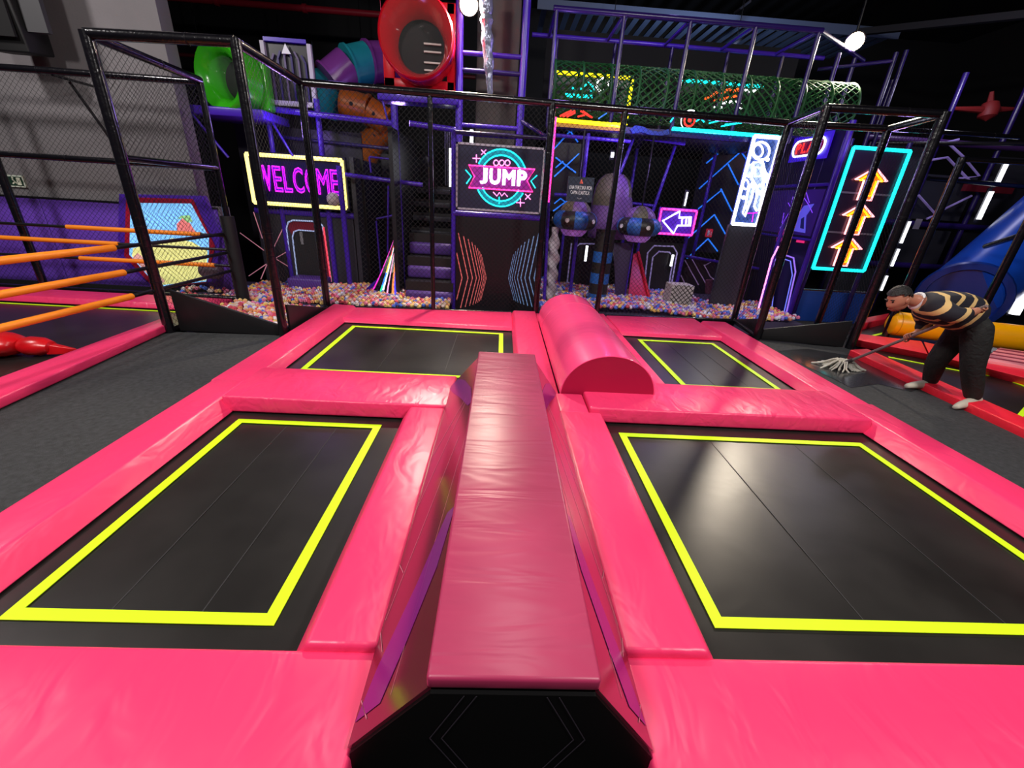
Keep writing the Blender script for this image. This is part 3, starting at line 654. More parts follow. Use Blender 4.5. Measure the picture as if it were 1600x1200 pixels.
# rainbow light slide
e = empty('rainbow_slide', at(605, 480, Y=7.1), 'curved dark slide with glowing rainbow stripes', 'slide')
prof = [(620.5, 360, 7.68, 3), (618, 380, 7.64, 8), (613, 402, 7.58, 15), (607, 428, 7.48, 24), (602, 448, 7.36, 33), (598, 464, 7.2, 44), (596, 482, 7.02, 58)]
cl = [neon('slide_magenta', (230, 30, 190), 1.2), mat('slide_black', (12, 10, 20), .2, coat=.6), neon('slide_green', (40, 220, 150), 1.3), neon('slide_white', (225, 240, 250), 1.5), mat('slide_black', (12, 10, 20)), neon('slide_pink', (240, 150, 200), 1.3), mat('slide_black', (12, 10, 20)), neon('slide_orange', (245, 130, 60), 1.0), neon('slide_blue', (60, 60, 230), 1.0)]
fr = [0, .07, .34, .42, .5, .62, .68, .82, .92, 1.]
for k in range(9):
    mb = MB()
    for (x, y, Y, w_), (x2, y2, Y2, w2) in zip(prof[:-1], prof[1:]):
        q = [at(x+w_*(fr[k]-.5), y, Y=Y), at(x+w_*(fr[k+1]-.5), y, Y=Y), at(x2+w2*(fr[k+1]-.5), y2, Y=Y2), at(x2+w2*(fr[k]-.5), y2, Y=Y2)]
        mb.hull8(q, [p+Vector((0, -.005, .02)) for p in q])
    mb.build('stripe', cl[k], e)
for k, (c, t0, t1) in enumerate((((255, 60, 60), 1, 2), ((250, 220, 40), 2, 3), ((40, 120, 250), 3, 4), ((250, 60, 200), 5, 6))):
    (x, y, Y, w_), (x2, y2, Y2, w2) = prof[t0], prof[t1]; f0, f1 = .34, .42
    q = [at(x+w_*(f0-.5), y, Y=Y), at(x+w_*(f1-.5), y, Y=Y), at(x2+w2*(f1-.5), y2, Y=Y2), at(x2+w2*(f0-.5), y2, Y=Y2)]
    MB().hull8([p+Vector((0, -.006, .021)) for p in q], [p+Vector((0, -.008, .024)) for p in q]).build('light_patch', neon('patch%d' % k, c, 1.3), e)
MB().tube(at(575, 452, Y=7.3), at(595, 434, Y=7.8), .03, 8).build('violet_edge', PURP, e, True)

# purple padded stairs between slide and JUMP tower
e = empty('foam_stairs', (-1.15, 7.6, 0), 'purple and black padded foam stairs beside the JUMP tower', 'stairs')
for k in range(7):
    z = (-.04+.37*k) if k < 3 else (.90+.24*(k-3)); y = 7.28+.32*k; x0_, x1_ = -1.62-.02*k, -.80-.045*k
    if k < 3: MB().box((x0_, y, z), (x1_, y+.34, z+.21)).build('purple_step', PURPS, e, False, .05)
    else: MB().box((x0_, y, z+.1), (x1_, y+.34, z+.19)).build('dark_step', DARKP2, e, False, .01)
    MB().box((x0_, y+.06, z+.21 if k < 3 else z+.19), (x1_, y+.40, z+.36 if k < 3 else z+.24)).build('black_tread', mat('black_foam', (16, 15, 18), .5), e)
MB().box((-1.78, 7.3, -.2), (-1.72, 10, 2.6)).build('side_wall', DARKP, e)
for k in range(5):
    P(e, (-1.05-.04*k, 9.6, 1.9), (-1.05-.04*k, 9.6, 2.9), .012, mat('dim_steel', (120, 116, 128), .3, metal=1), 'bar')
o = empty('led_tube', at(706, 292, Y=9.2), 'bright white vertical light tube left of the JUMP sign', 'light tube')
a, b = at(706, 232, Y=9.2), at(706, 292, Y=9.2)
MB().tube((a.x, 9.2, b.z), (a.x, 9.2, a.z), .055, 10).build('tube', LED, o, True); MB().box((a.x-.03, 9.27, b.z-.05), (a.x+.03, 9.3, a.z+.05)).build('holder', DARKP, o)
o = empty('led_tube', at(737, 230, Y=8.6), 'bright white vertical light tube just above the JUMP sign', 'light tube')
a, b = at(737, 203, Y=8.6), at(737, 232, Y=8.6)
MB().tube((a.x, 8.6, b.z), (a.x, 8.6, a.z), .03, 10).build('tube', LED, o, True); MB().box((a.x-.03, 8.64, b.z-.05), (a.x+.03, 8.67, a.z+.05)).build('holder', DARKP, o)

# ------------------------------------------------------------------ JUMP tower
jt = empty('play_tower', (-.07, 7.4, -.25), 'tall purple steel tower behind the JUMP sign', 'play structure')
for x in (-.80, .665): P(jt, (x, 7.40, -.25), (x, 7.40, 2.62), .04, PURP, 'post')
for x in (-.78, .22): P(jt, (x, 8.0, 1.5), (x, 8.0, 5.6), .06, PURP, 'post')
for z in (3.74, 3.52, 2.78, 2.66): P(jt, (-.78, 8.0, z), (.22, 8.0, z), .035, PURP if z != 3.52 else PURPD)
P(jt, (-.80, 7.40, 1.45), (.665, 7.40, 1.45), .05); P(jt, (-.8, 7.4, 2.6), (.665, 7.4, 2.6), .03, PURPD)
P(jt, (.22, 8.0, 2.9), (.66, 7.4, 2.6), .03, PURPD); P(jt, (-1.55, 7.8, 2.72), (-.8, 8.0, 2.70), .045)
MB().box((-.55, 8.6, 1.6), (.15, 8.63, 5.2)).build('board', mat('taupe_board', (70, 62, 60), .7), jt)
# JUMP sign
e = empty('jump_sign', (-.07, 7.3, 1.5), 'neon JUMP sign with pink ribbon and teal ring', 'sign')
Yj = 7.30; J = lambda x, y, d=0.: at(700+x/8.57, 210+y/8.57, Y=Yj-.012-d)
MB().box((-.755, Yj, 1.515), (.615, Yj+.04, 2.46)).build('panel', mat('sign_slate', (50, 50, 74), .3), e)
for a, b in (((-.755, 1.515), (.615, 1.545)), ((-.755, 2.43), (.615, 2.46)), ((-.755, 1.515), (-.725, 2.46)), ((.585, 1.515), (.615, 2.46))):
    MB().box((a[0], Yj-.015, a[1]), (b[0], Yj, b[1])).build('frame_bar', GP, e)
cj = J(712, 592); rj = (J(712, 210)-J(712, 975)).length/2
def arcpts(c, r, a0, a1, n=24): return [(c.x+r*math.cos(R(a0+(a1-a0)*i/n)), c.y, c.z+r*math.sin(R(a0+(a1-a0)*i/n))) for i in range(n+1)]
for a0, a1 in ((24, 153), (206, 333)):
    o_ = arcpts(cj, rj, a0, a1); i_ = arcpts(cj, rj*.80, a0, a1)
    mb = MB(); nn = len(o_)
    mb.add([Vector(p)+Vector((0, .006, 0)) for p in o_+i_], [(k, k+1, nn+k+1, nn+k) for k in range(nn-1)])
    mb.add([Vector(p)+Vector((0, .010, 0)) for p in o_+i_], [(k, k+1, nn+k+1, nn+k)[::-1] for k in range(nn-1)])
    mb.build('ring_fill', neon('teal_fill', (10, 120, 140), .7), e)
    MB().path(o_, .011, 8).build('ring_tube', N_CYAN, e, True); MB().path(i_, .011, 8).build('ring_tube', N_CYAN, e, True)
ban = [(275, 412), (1165, 468), (1060, 620), (1135, 768), (275, 712), (355, 565)]
MB().prism([J(x, y, -.001) for x, y in ban], (0, .006, 0)).build('ribbon', neon('ribbon_face', (120, 24, 120), .7), e)
MB().path([J(x, y, .006) for x, y in ban], .011, 8, True).build('ribbon_tube', N_PINK, e, True)
p0, p1 = J(425, 680, .012), J(1050, 690, .012)
letters('JUMP', (p0.x, Yj-.022, (p0.z+p1.z)/2+.005), p1.x-p0.x, .225, N_WHITE, e, outline=.042, depth=.02, gap=.16)
letters('JUMP', (p0.x+.008, Yj-.012, (p0.z+p1.z)/2+.013), p1.x-p0.x-.016, .21, mat('letter_inner', (120, 90, 140), .4, emit=.4), e, depth=.004, gap=.16, name='letter_face')
for x in (645, 720, 797):
    c_ = J(x, 382); MB().path(arcpts(c_, .038, 0, 345, 16), .008, 6, True).build('small_ring', N_PALE, e, True)
for ln in ([(605, 772), (655, 825), (690, 775), (720, 825), (757, 782), (800, 835)],): MB().path([J(*p) for p in ln], .008, 6).build('zigzag', N_PALE, e)
for x, y, s_, dg in ((380, 322, 55, 0), (970, 915, 55, 0), (478, 240, 42, 1), (1070, 835, 45, 1)):
    if dg: L_ = [[(x-s_*.8, y-s_*.8), (x+s_*.8, y+s_*.8)], [(x-s_*.8, y+s_*.8), (x+s_*.8, y-s_*.8)]]
    else: L_ = [[(x-s_, y-2), (x+s_, y+2)], [(x, y-s_), (x, y+s_)]]
    for ln in L_: MB().path([J(*p) for p in ln], .007, 6).build('sparkle', N_PALE, e)
for ln in ([(235, 475), (312, 562), (247, 660)], [(1195, 545), (1110, 622), (1170, 720)], [(685, 835), (685, 930)]): MB().path([J(*p) for p in ln], .010, 6).build('chevron', N_CYAN, e)
# tunnel print panel
e = empty('tunnel_panel', (-.07, 7.35, -.25), 'tall dark panel printed with red and blue tunnel lines below the JUMP sign', 'panel')
MB().box((-.755, 7.36, -.25), (.62, 7.40, 1.41)).build('board', mat('tunnel_black', (16, 13, 22), .4), e)
LX = (488, 525, 553, 578, 597, 612, 624, 633, 640); RX = (938, 908, 880, 855, 833, 815, 800, 788, 778)
for sd, M_, AX in ((-1, mat('salmon_print', (226, 110, 110), .5, emit=.22), LX), (1, mat('steel_blue_print', (120, 160, 215), .5, emit=.22), RX)):
    for k, xa_ in enumerate(AX):
        tl, bl = 300-19*k, 195-7*k
        top = [xa_+sd*tl*.215, 857-tl]; bot = [xa_+sd*bl*.25, 857+bl]
        for q in (top, bot):
            f_ = (454-q[0]) if sd < 0 else (q[0]-968)
            if f_ > 0:
                u = f_/abs(q[0]-xa_); q[0] += (xa_-q[0])*u; q[1] += (857-q[1])*u
        strokes('printed_line', [[(600+top[0]/4, 220+top[1]/4), (600+xa_/4, 220+857/4), (600+bot[0]/4, 220+bot[1]/4)]], 0, M_, e, True, .018-.0013*k, Y=7.357)
# flood lamps
def floodlight(loc, label, energy, tgt):
    e = empty('floodlight', loc, label, 'floodlight', 'glowing floodlights near the ceiling')
    d = (Vector(tgt)-Vector(loc)).normalized(); l = Vector(loc)
    MB().tube(l-d*.16, l+d*.02, .10, 16, .15).build('housing', RAILM, e, True)
    MB().tube(l+d*.021, l+d*.03, .13, 20).build('lens', mat('flood_glass', (255, 232, 190), .3, emit=45.), e)
    MB().tube(l-d*.1, l-d*.1+Vector((0, .02, .55)), .02, 8).build('bracket', RAILM, e)
    lamp('flood_beam', 'SPOT', l+d*.06, energy, (1, .86, .68), .12, tgt, R(150), .8)
floodlight((-.64, 7.90, 4.30), 'glowing floodlight on the tower above the JUMP sign', 850, (-.2, 2.5, 0))
floodlight((5.85, 8.75, 4.52), 'glowing floodlight at the right end of the purple upper cage', 850, (2.5, 2.5, 0))
# wrapped cable bundle hanging beside the tower
e = empty('plastic_bundle', (-.28, 7.75, 3.0), 'crinkled silvery plastic bundle hanging beside the tower', 'plastic bundle')
rnd = random.Random(2); pts = []; rs = []
for i in range(26):
    y = 160-i*8; p = at(766-i*.35+rnd.uniform(-1, 1), y, Y=7.75); pts.append(p); rs.append((.03+.06*min(1, i/10))*rnd.uniform(.8, 1.15))
MB().path(pts, rs, 10).build('wrap', mat('silver_plastic', (150, 156, 178), .18, metal=.5, bump=(24, 1.0, (1, 1, .3))), e, True)

# ------------------------------------------------------------------ red bubble window and slide tubes
e = empty('bubble_window', (-1.4, 7.9, 3.2), 'large red plastic bubble window high on the tower', 'bubble window')
cb = Vector((-1.37, 7.55, 3.80))
blob([(.36, .58), (.36, .50), (.40, .30), (.47, .10), (.52, .0), (.545, .03), (.55, .10), (.54, .45), (.36, .58)], cb, (-.02, 1, -.02), 'funnel', REDP, e, 40)
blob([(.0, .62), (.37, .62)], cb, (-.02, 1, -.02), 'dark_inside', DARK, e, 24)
for z in (3.50, 3.60, 3.74, 3.84): MB().box((-1.35, 8.12, z), (-1.08, 8.15, z+.022)).build('pale_rung', mat('pale_rung', (190, 182, 176), .4), e)
for a, b in (((-1.97, 3.22), (-.86, 3.36)), ((-1.97, 4.2), (-.86, 4.34)), ((-1.97, 3.22), (-1.80, 4.34)), ((-.98, 3.22), (-.84, 4.34))):
    MB().box((a[0], 8.02, a[1]), (b[0], 8.08, b[1])).build('red_frame', REDP, e, False, .01)
blob([(0, -.22), (.2, -.19), (.36, -.10), (.46, -.02), (.52, .02)], cb, (-.02, 1, -.02), 'clear_bubble', mat('clear_bubble', (210, 220, 215), .05, alpha=.03), e, 32)
MB().box((-2.05, 7.85, 3.02), (-.8, 8.2, 3.18)).build('purple_sill', PURP, e, False, .02)
e = empty('tube_slide', (-2.6, 9.5, 2.0), 'winding teal, plum and amber tube slide behind the left tower', 'tube slide')
seg = [((640, 100, 10.2), (603, 97, 9.9), VIOLP), ((603, 97, 9.9), (575, 98, 9.7), VIOLP), ((575, 98, 9.7), (546, 105, 9.5), TEALP), ((546, 105, 9.5), (518, 128, 9.35), VIOLP), ((518, 128, 9.35), (504, 165, 9.5), TEALP),
       ((535, 160, 9.3), (575, 172, 9.3), ORNGP), ((575, 172, 9.3), (602, 190, 9.35), ORNGP), ((602, 200, 9.5), (580, 225, 9.6), ORNGP), ((580, 225, 9.6), (562, 262, 9.7), ORNGP)]
for a, b, M_ in seg:
    pa, pb = at(a[0], a[1], Y=a[2]), at(b[0], b[1], Y=b[2]); rr = .33 if M_ is not ORNGP else .24
    s_ = MB().tube(pa, pb, rr, 20).build('tube_section', M_, e, True)
    d = (pb-pa).normalized(); MB().tube(pb-d*.02, pb+d*.02, rr*1.1, 20).build('flange', M_, s_, True)
    MB().tube((pa+pb)/2+Vector((0, -rr*1.01, 0)), (pa+pb)/2+Vector((0, -rr*.9, 0)), .035, 10).build('bolt', DARK, s_)
MB().box((at(480, 100, Y=10).x, 9.95, 2.6), (at(470, 100, Y=10).x+.1, 10.0, 4.2)).build('support', PURPD, e)

# ------------------------------------------------------------------ right play structure: upper cage, green net tunnel, deck
uc = empty('upper_cage', (2.7, 8.0, 2.9), 'purple steel upper deck cage with a grid of top bars', 'play structure')
ZC = 4.37; YB2 = 9.15
xs = [at(px, py, Y=8.0).x for px, py in ((870, 15), (976, 24), (1080, 32), (1182, 40), (1280, 50))]
for x in xs: P(uc, (x, 8.0, 2.85), (x, 8.0, ZC), .032, PURPD, 'post')
P(uc, (xs[0]-.05, 8.0, ZC), (xs[-1]+.05, 8.0, ZC), .04, PURPD, 'front_rail')
P(uc, (xs[0]-.3, YB2, ZC), (xs[-1]+.9, YB2, ZC), .035, PURP, 'back_rail')
for x in xs: P(uc, (x, 8.0, ZC), (x, YB2, ZC), .026, PURP, 'cross_bar'); P(uc, (x+.15, YB2, 2.9), (x+.15, YB2, ZC), .028, PURPD, 'post')
P(uc, (xs[-1], 8.0, ZC), (6.35, 9.1, ZC), .035, PURPD, 'front_rail'); P(uc, (5.6, 9.15, 4.2), (6.5, 8.6, 4.25), .03, PURPD, 'front_rail')
for x, y, z1 in ((5.55, 8.6, 4.3), (6.05, 8.9, 4.35), (6.6, 8.7, 4.4), (7.15, 9.2, 4.6)): P(uc, (x, y, 1.5), (x, y, z1), .035, PURPD, 'post')
MB().box((.65, 7.99, 2.83), (4.6, 8.04, 2.92)).build('deck_fascia', PURPD, uc)
MB().box((.65, 8.05, 2.82), (4.6, 11.0, 2.90)).build('deck_board', DARKP, uc)
MB().box((.75, 10.9, 2.9), (6.2, 10.95, 5.0)).build('back_board', DARK, uc)
# legs and lower beams
for px, py, Y, z1 in ((909, 300, 8.1, 2.8), (1105, 300, 9.6, 2.8), (985, 300, 9.6, 2.8)):
    x = at(px, py, Y=Y).x; P(uc, (x, Y, -.2), (x, Y, z1), .035, PURP, 'post')
for a, b, Y in (((865, 211), (985, 221), 8.1), ((985, 213), (1070, 225), 8.5), ((1045, 222), (1165, 238), 9.6), ((866, 304), (905, 306), 8.1), ((975, 316), (1025, 322), 9.4), ((1070, 400), (1215, 425), 9.2)):
    P(uc, at(*a, Y=Y), at(*b, Y=Y), .03, PURP)
for a, b, Y in (((990, 215), (958, 300), 8.5), ((1055, 228), (1020, 330), 8.8), ((862, 200), (850, 480), 7.55)): P(uc, at(*a, Y=Y), at(*b, Y=Y), .03, PURP, 'brace')
e = empty('net_tunnel', (2.9, 8.45, 2.95), 'long green rope net tunnel inside the upper cage', 'net tunnel')
rn = .40; zc = 3.47; Yt = 8.55; x0, x1 = .75, 5.85; mb = MB(); ns = 20; ln = int((x1-x0)/.10)
for d in (1, -1):
    for k in range(ns):
        pts = []
        for j in range(ln+1):
            t = 2*math.pi*(k/ns) + d*j*.22; pts.append((x0+(x1-x0)*j/ln, Yt+rn*math.cos(t), zc+rn*math.sin(t)))
        mb.path(pts, .011, 3, cap=False)
tn = mb.build('net_cords', GREENN, e, True); tn['kind'] = 'stuff'
for k in range(12):
    x = x0+(x1-x0)*k/11; MB().path([(x, Yt+rn*math.cos(2*math.pi*i/24), zc+rn*math.sin(2*math.pi*i/24)) for i in range(24)], .02, 6, True).build('hoop', GREENN, e, True)

# upper neon signs behind the tunnel
Ys = 9.25
e = empty('neon_sign', (1.55, Ys, 3.1), 'yellow framed neon sign with cyan and red figures behind the green net', 'sign')
MB().box((.76, Ys+.03, 3.10), (2.30, Ys+.07, 3.92)).build('panel', DARKP, e)
rect_tubes(e, .80, 2.27, 3.14, 3.88, Ys, .03, N_YEL)
U = lambda x, y: (850+x/4.21, 90+y/4.21)
strokes('cyan_figure', [[U(185, 200), U(215, 205)], [U(265, 190), U(290, 165), U(320, 190), U(330, 220), U(300, 215)], [U(240, 205), U(262, 205), U(250, 190)]], .016, N_CYAN, e, Y=Ys)
strokes('white_figure', [[U(395, 130), U(355, 150), U(345, 190), U(365, 218), U(390, 205)], [U(425, 155), U(428, 185)]], .018, N_WHITE, e, Y=Ys)
for a, b in (((140, 245), (205, 252)), ((215, 250), (262, 256)), ((270, 252), (318, 258)), ((125, 305), (180, 310)), ((190, 310), (268, 318))): strokes('cyan_line', [[U(*a), U(*b)]], .03, N_CYAN, e, Y=Ys)
# its lower half below the net rail hangs as a second sign
e = empty('neon_sign', (1.36, 8.0, 2.9), 'red neon wings above a yellow light bar on the deck edge', 'sign')
for s_ in ([(105, 385), (180, 348)], [(125, 388), (205, 350)], [(150, 390), (205, 362)], [(240, 350), (310, 392)], [(255, 352), (318, 396)], [(222, 388), (268, 378)]):
    strokes('red_stroke', [[U(*p) for p in s_]], .012, N_RED, e, Y=7.93)
a, b = at(*U(62, 408), Y=7.93), at(*U(525, 450), Y=7.93)
MB().tube(a, b, .032, 10).build('yellow_tube', N_YEL, e, True)
MB().box((a.x, 7.95, a.z-.09), (b.x, 7.97, a.z-.02)).build('tube_holder', mat('ochre_holder', (170, 130, 60), .6), e)
strokes('blue_stroke', [[U(358, 402), U(412, 365)]], .010, N_BLUE, e, Y=7.93)
e = empty('neon_sign', (4.0, Ys, 3.1), 'cyan framed neon sign with an orange winged figure behind the green net', 'sign')
MB().box((3.18, Ys+.03, 3.1), (4.85, Ys+.07, 3.93)).build('panel', DARKP, e)
a, b = at(*U(912, 150), Y=Ys), at(*U(1440, 190), Y=Ys); MB().tube(a, b, .03, 8).build('cyan_tube', N_CYAN, e, True)
for s_ in ([(1055, 270), (1095, 262), (1130, 232), (1205, 212)], [(1130, 235), (1200, 225)], [(1210, 212), (1300, 205)], [(1120, 285), (1165, 275), (1270, 250)], [(1225, 222), (1290, 215)]):
    strokes('orange_stroke', [[U(*p) for p in s_]], .02, neon('burnt_orange', (255, 84, 30), 1.8), e, Y=Ys)
for s_ in ([(1320, 215), (1370, 222), (1410, 215)], [(1165, 300), (1230, 290), (1300, 295)], [(1120, 325), (1170, 330)], [(1280, 335), (1300, 338)]):
    strokes('white_stroke', [[U(*p) for p in s_]], .02, N_WHITE, e, Y=Ys)
e = empty('neon_sign', (3.6, 8.0, 2.9), 'small red target neon with cyan strokes over a cyan light bar', 'sign')
c_ = at(*U(958, 412), Y=7.93)
MB().path(arcpts(c_, .085, 0, 345, 18), .014, 6, True).build('target_ring', N_RED, e, True); MB().path(arcpts(c_, .14, 70, 290, 16), .008, 6).build('target_ring', N_WHITE, e, True)
MB().lathe([(0, 0), (.03, 0), (.03, .01), (0, .01)], 14, c_, 'Y').build('target_dot', N_RED, e)
for s_ in ([(1000, 420), (1030, 400), (1055, 425)], [(1085, 410), (1165, 402)], [(1085, 432), (1165, 412)], [(1165, 452), (1310, 425)], [(1190, 440), (1300, 430)], [(830, 425), (850, 395)]):
    strokes('cyan_stroke', [[U(*p) for p in s_]], .011, N_CYAN, e, Y=7.93)
a, b = at(*U(845, 467), Y=7.93), at(*U(1540, 522), Y=7.93); MB().tube(a, b, .03, 10).build('cyan_tube', N_CYAN, e, True)
e = empty('neon_tube', at(859, 316, Y=7.5), 'vertical pink neon tube on the post right of the JUMP sign', 'neon tube')
a, b = at(866, 183, Y=7.5), at(857, 316, Y=7.5); MB().tube((a.x+.02, 7.5, b.z), (a.x+.02, 7.5, a.z), .022, 8).build('pink_tube', N_PINK, e, True); MB().tube((a.x-.03, 7.5, b.z), (a.x-.03, 7.5, a.z), .014, 8).build('pale_tube', neon('pale_tube', (210, 170, 235), 1.6), e, True)

# dark panels with blue neon lattice
def lattice(name, quad, Y, lines, label, r=.012, M=N_BLUE, bm_=None):
    e = empty(name, at(*quad[3], Y=Y), label, 'panel')
    xs_ = [at(*q, Y=Y) for q in quad]; x0_ = min(p.x for p in xs_); x1_ = max(p.x for p in xs_); z0_ = min(p.z for p in xs_); z1_ = max(p.z for p in xs_)
    MB().box((x0_, Y+.03, z0_), (x1_, Y+.06, z1_)).build('board', bm_ or DARKP, e)
    strokes('blue_line', lines, r, M, e, Y=Y)
    return e
V = lambda x, y: (820+x/4, 220+y/4)
lattice('lattice_panel', [(866, 212), (905, 214), (903, 330), (862, 330)], 8.2, [[(866, 232), (891, 205)], [(891, 205), (903, 222)], [(868, 246), (900, 270)], [(905, 240), (866, 276)], [(868, 262), (880, 252)], [(864, 330), (902, 302)], [(866, 318), (876, 310), (890, 322)]], 'narrow dark panel with blue neon lattice beside the pink tube')
lattice('lattice_panel', [(1100, 238), (1180, 242), (1160, 398), (1075, 390)], 9.7,
        [[V(1270, 145), V(1335, 275)], [V(1262, 145), V(1090, 300)], [V(1235, 305), V(1085, 425)], [V(1225, 300), V(1295, 440)], [V(1185, 462), V(1015, 612)], [V(1185, 462), V(1255, 585)], [V(1145, 612), V(1010, 740)], [V(1145, 612), V(1205, 690)], [V(1215, 75), V(1135, 140)], [V(1350, 65), V(1395, 130)], [V(1350, 68), V(1265, 142)]],
        'large dark panel with diagonal blue neon lines left of the astronaut sign', .014)
for k in range(5):
    pass
e = empty('striped_panel', at(1100, 470, Y=9.3), 'low black panel with pale diagonal stripes at the back of the ball pit', 'panel')
a, b = at(1070, 402, Y=9.3), at(1215, 470, Y=9.3); MB().box((a.x, 9.33, -.1), (b.x, 9.36, a.z-.03)).build('board', DARKP, e)
for ln in ([(1000, 745), (1085, 900)], [(1045, 740), (1130, 890)], [(1120, 775), (1160, 850), (1225, 900)], [(1125, 780), (1190, 740)], [(1345, 790), (1190, 880)], [(1350, 830), (1220, 905)], [(1345, 870), (1240, 935)], [(1330, 920), (1265, 960)], [(975, 840), (1005, 900)]):
    strokes('printed_line', [[V(*p) for p in ln]], 0, mat('mauve_print', (170, 140, 190), .5, emit=.12), e, True, .02, Y=9.325)
# small red notice
a, b = at(1101, 370, Y=9.66), at(1114, 358, Y=9.66)
e = empty('notice', (a.x, 9.66, a.z), 'tiny red and white safety notice on the blue-lined panel', 'sign')
MB().box((a.x, 9.64, a.z), (b.x, 9.66, b.z)).build('plate', mat('notice_red', (190, 40, 60), .5, emit=.3), e)
MB().box((a.x+.03, 9.635, a.z+.03), (a.x+.08, 9.64, b.z-.03)).build('white_mark', WHITE, e); MB().box((a.x+.11, 9.635, a.z+.03), (b.x-.02, 9.64, b.z-.06)).build('white_mark', WHITE, e)

# arrow-left sign
e = empty('arrow_sign', (3.37, 8.6, 1.26), 'pink framed neon sign with a white arrow pointing left', 'sign')
MB().box((3.0, 8.61, 1.25), (3.75, 8.65, 1.75)).build('panel', neon('violet_panel', (66, 20, 150), .5), e)
rect_tubes(e, 3.03, 3.72, 1.28, 1.72, 8.59, .018, N_PINK)
arr = [V(862, 500), V(970, 440), V(965, 480), V(1040, 478), V(1035, 530), V(955, 530), V(930, 580)]
MB().path([at(*p, Y=8.585) for p in arr], .017, 8, True).build('arrow_tube', N_WHITE, e, True)
for x in (985, 1010, 1028): strokes('arrow_bar', [[V(x, 482), V(x-4, 528)]], .014, N_WHITE, e, Y=8.585)
# warning sign on the net
e = empty('warning_sign', at(907, 315, Y=6.76), 'dark blue sign reading UNA PERSONA POR CAMA ELÁSTICA on the net', 'sign')
a, b = at(884.5, 314, Y=6.79), at(929, 278, Y=6.79)
MB().box((a.x, 6.78, a.z), (b.x, 6.80, b.z)).build('plate', mat('sign_navy_blue', (34, 48, 70), .5), e)
pw = mat('white_print', (232, 232, 236), .5, emit=.15); W_ = b.x-a.x; H_ = b.z-a.z
for tx, z, wd in (('UNA PERSONA POR', .50, .88), ('CAMA ELÁSTICA', .30, .74)):
    o = text_mb(tx, W_*wd, H_*(.15 if 'Á' not in tx else .19), (a.x+W_*(1-wd)/2, 6.779, a.z+H_*z), depth=.002).build('lettering', pw, e); o['kind'] = 'stuff'
MB().prism([(a.x+W_*.44, 6.777, a.z+H_*.74), (a.x+W_*.58, 6.777, a.z+H_*.74), (a.x+W_*.51, 6.777, a.z+H_*.92)], (0, .002, 0)).build('red_triangle', mat('coral_print', (226, 96, 80), .5, emit=.2), e)
MB().strip([(a.x+W_*.42, 6.779, a.z+H_*.16), (a.x+W_*.5, 6.779, a.z+H_*.11), (a.x+W_*.58, 6.779, a.z+H_*.16)], .012, .002).build('small_mark', mat('grey_print', (130, 140, 150), .5), e)

# ------------------------------------------------------------------ hanging saucers and rocket bag
OLIVE = mat('olive_vinyl', (92, 88, 66), .5); MAUVE = mat('mauve_vinyl', (112, 78, 140), .45); BLKV = mat('black_vinyl', (30, 28, 26), .45); BLUV = mat('blue_vinyl', (34, 96, 176), .4)
def wedge_lathe(prof, o, k, nk, off=0., nseg=4):
    o = Vector(o); vs = []
    for r, h in prof:
        for i in range(nseg+1):
            t = 2*math.pi*(k+i/nseg)/nk+off; vs.append(o+Vector((r*math.cos(t), r*math.sin(t), h)))
    m_ = nseg+1
    return MB().add(vs, [(j*m_+i, j*m_+i+1, (j+1)*m_+i+1, (j+1)*m_+i) for j in range(len(prof)-1) for i in range(nseg)])
def saucer(px, py, Y, label, off):
    c = at(px, py, Y=Y); e = empty('hanging_saucer', c, label, 'hanging toy', 'striped saucers hanging over the ball pit')
    ring = [(.20, .12)] + [(.235+.15*math.cos(R(a)), .15*math.sin(R(a))) for a in range(110, -131, -20)] + [(.14, -.13)]
    for k in range(10): wedge_lathe(ring, c, k, 10, off).build('ring_panel', BLUV if k % 2 else BLKV, e, True)
    dome = [(.27*math.cos(R(a)), .10+.24*math.sin(R(a))) for a in range(0, 91, 15)]
    for k in range(6): wedge_lathe(dome, c, k, 6, off, 5).build('dome_panel', OLIVE if k % 2 else MAUVE, e, True)
    MB().lathe([(.25, -.12), (.22, -.19), (.16, -.255), (0, -.26)], 20, c).build('under_dish', mat('violet_clear', (176, 120, 226), .25, emit=.12), e, True)
    for k in range(5):
        t = 2*math.pi*(2*k+.5)/10+off; d = Vector((math.cos(t), math.sin(t), 0)); q = c+d*.384
        MB().tube(q, q+d*.012, .036, 14).build('round_light', WHITE, e)
    MB().tube(c+Vector((0, 0, .30)), c+Vector((0, 0, 2.8-c.z)), .012, 6).build('hanging_cord', RAILM, e)
saucer(898, 344, 7.75, 'left striped saucer toy with olive dome over the ball pit', .15)
saucer(998, 354, 7.85, 'right striped saucer toy beside the white arrow sign', .75)
e = empty('rocket_bag', (1.93, 8.35, 1.2), 'olive and purple padded rocket with domed nose between the saucers', 'padded toy')
c = Vector((1.99, 8.35, 1.15))
body = [(.36, 0), (.36, .62), (.35, .72)]; nose = [(.35, .72), (.33, .86), (.27, .99), (.17, 1.08), (0, 1.11)]
for k in range(6):
    wedge_lathe(body, c, k, 6, .2, 5).build('body_panel', MAUVE if k != 3 else MAUVE, e, True)
    wedge_lathe(nose, c, k, 6, .2, 5).build('nose_panel', OLIVE if k % 2 else MAUVE, e, True)
wedge_lathe([(.363, .56), (.363, .72)], c, 3, 6, .2, 5).build('olive_patch', OLIVE, e, True)
MB().hull8([(2.33, 8.3, 1.2), (2.52, 8.3, 1.15), (2.52, 8.4, 1.15), (2.33, 8.4, 1.2)], [(2.33, 8.32, 1.9), (2.36, 8.32, 1.85), (2.36, 8.38, 1.85), (2.33, 8.38, 1.9)]).build('fin', MAUVE, e, False, .01)
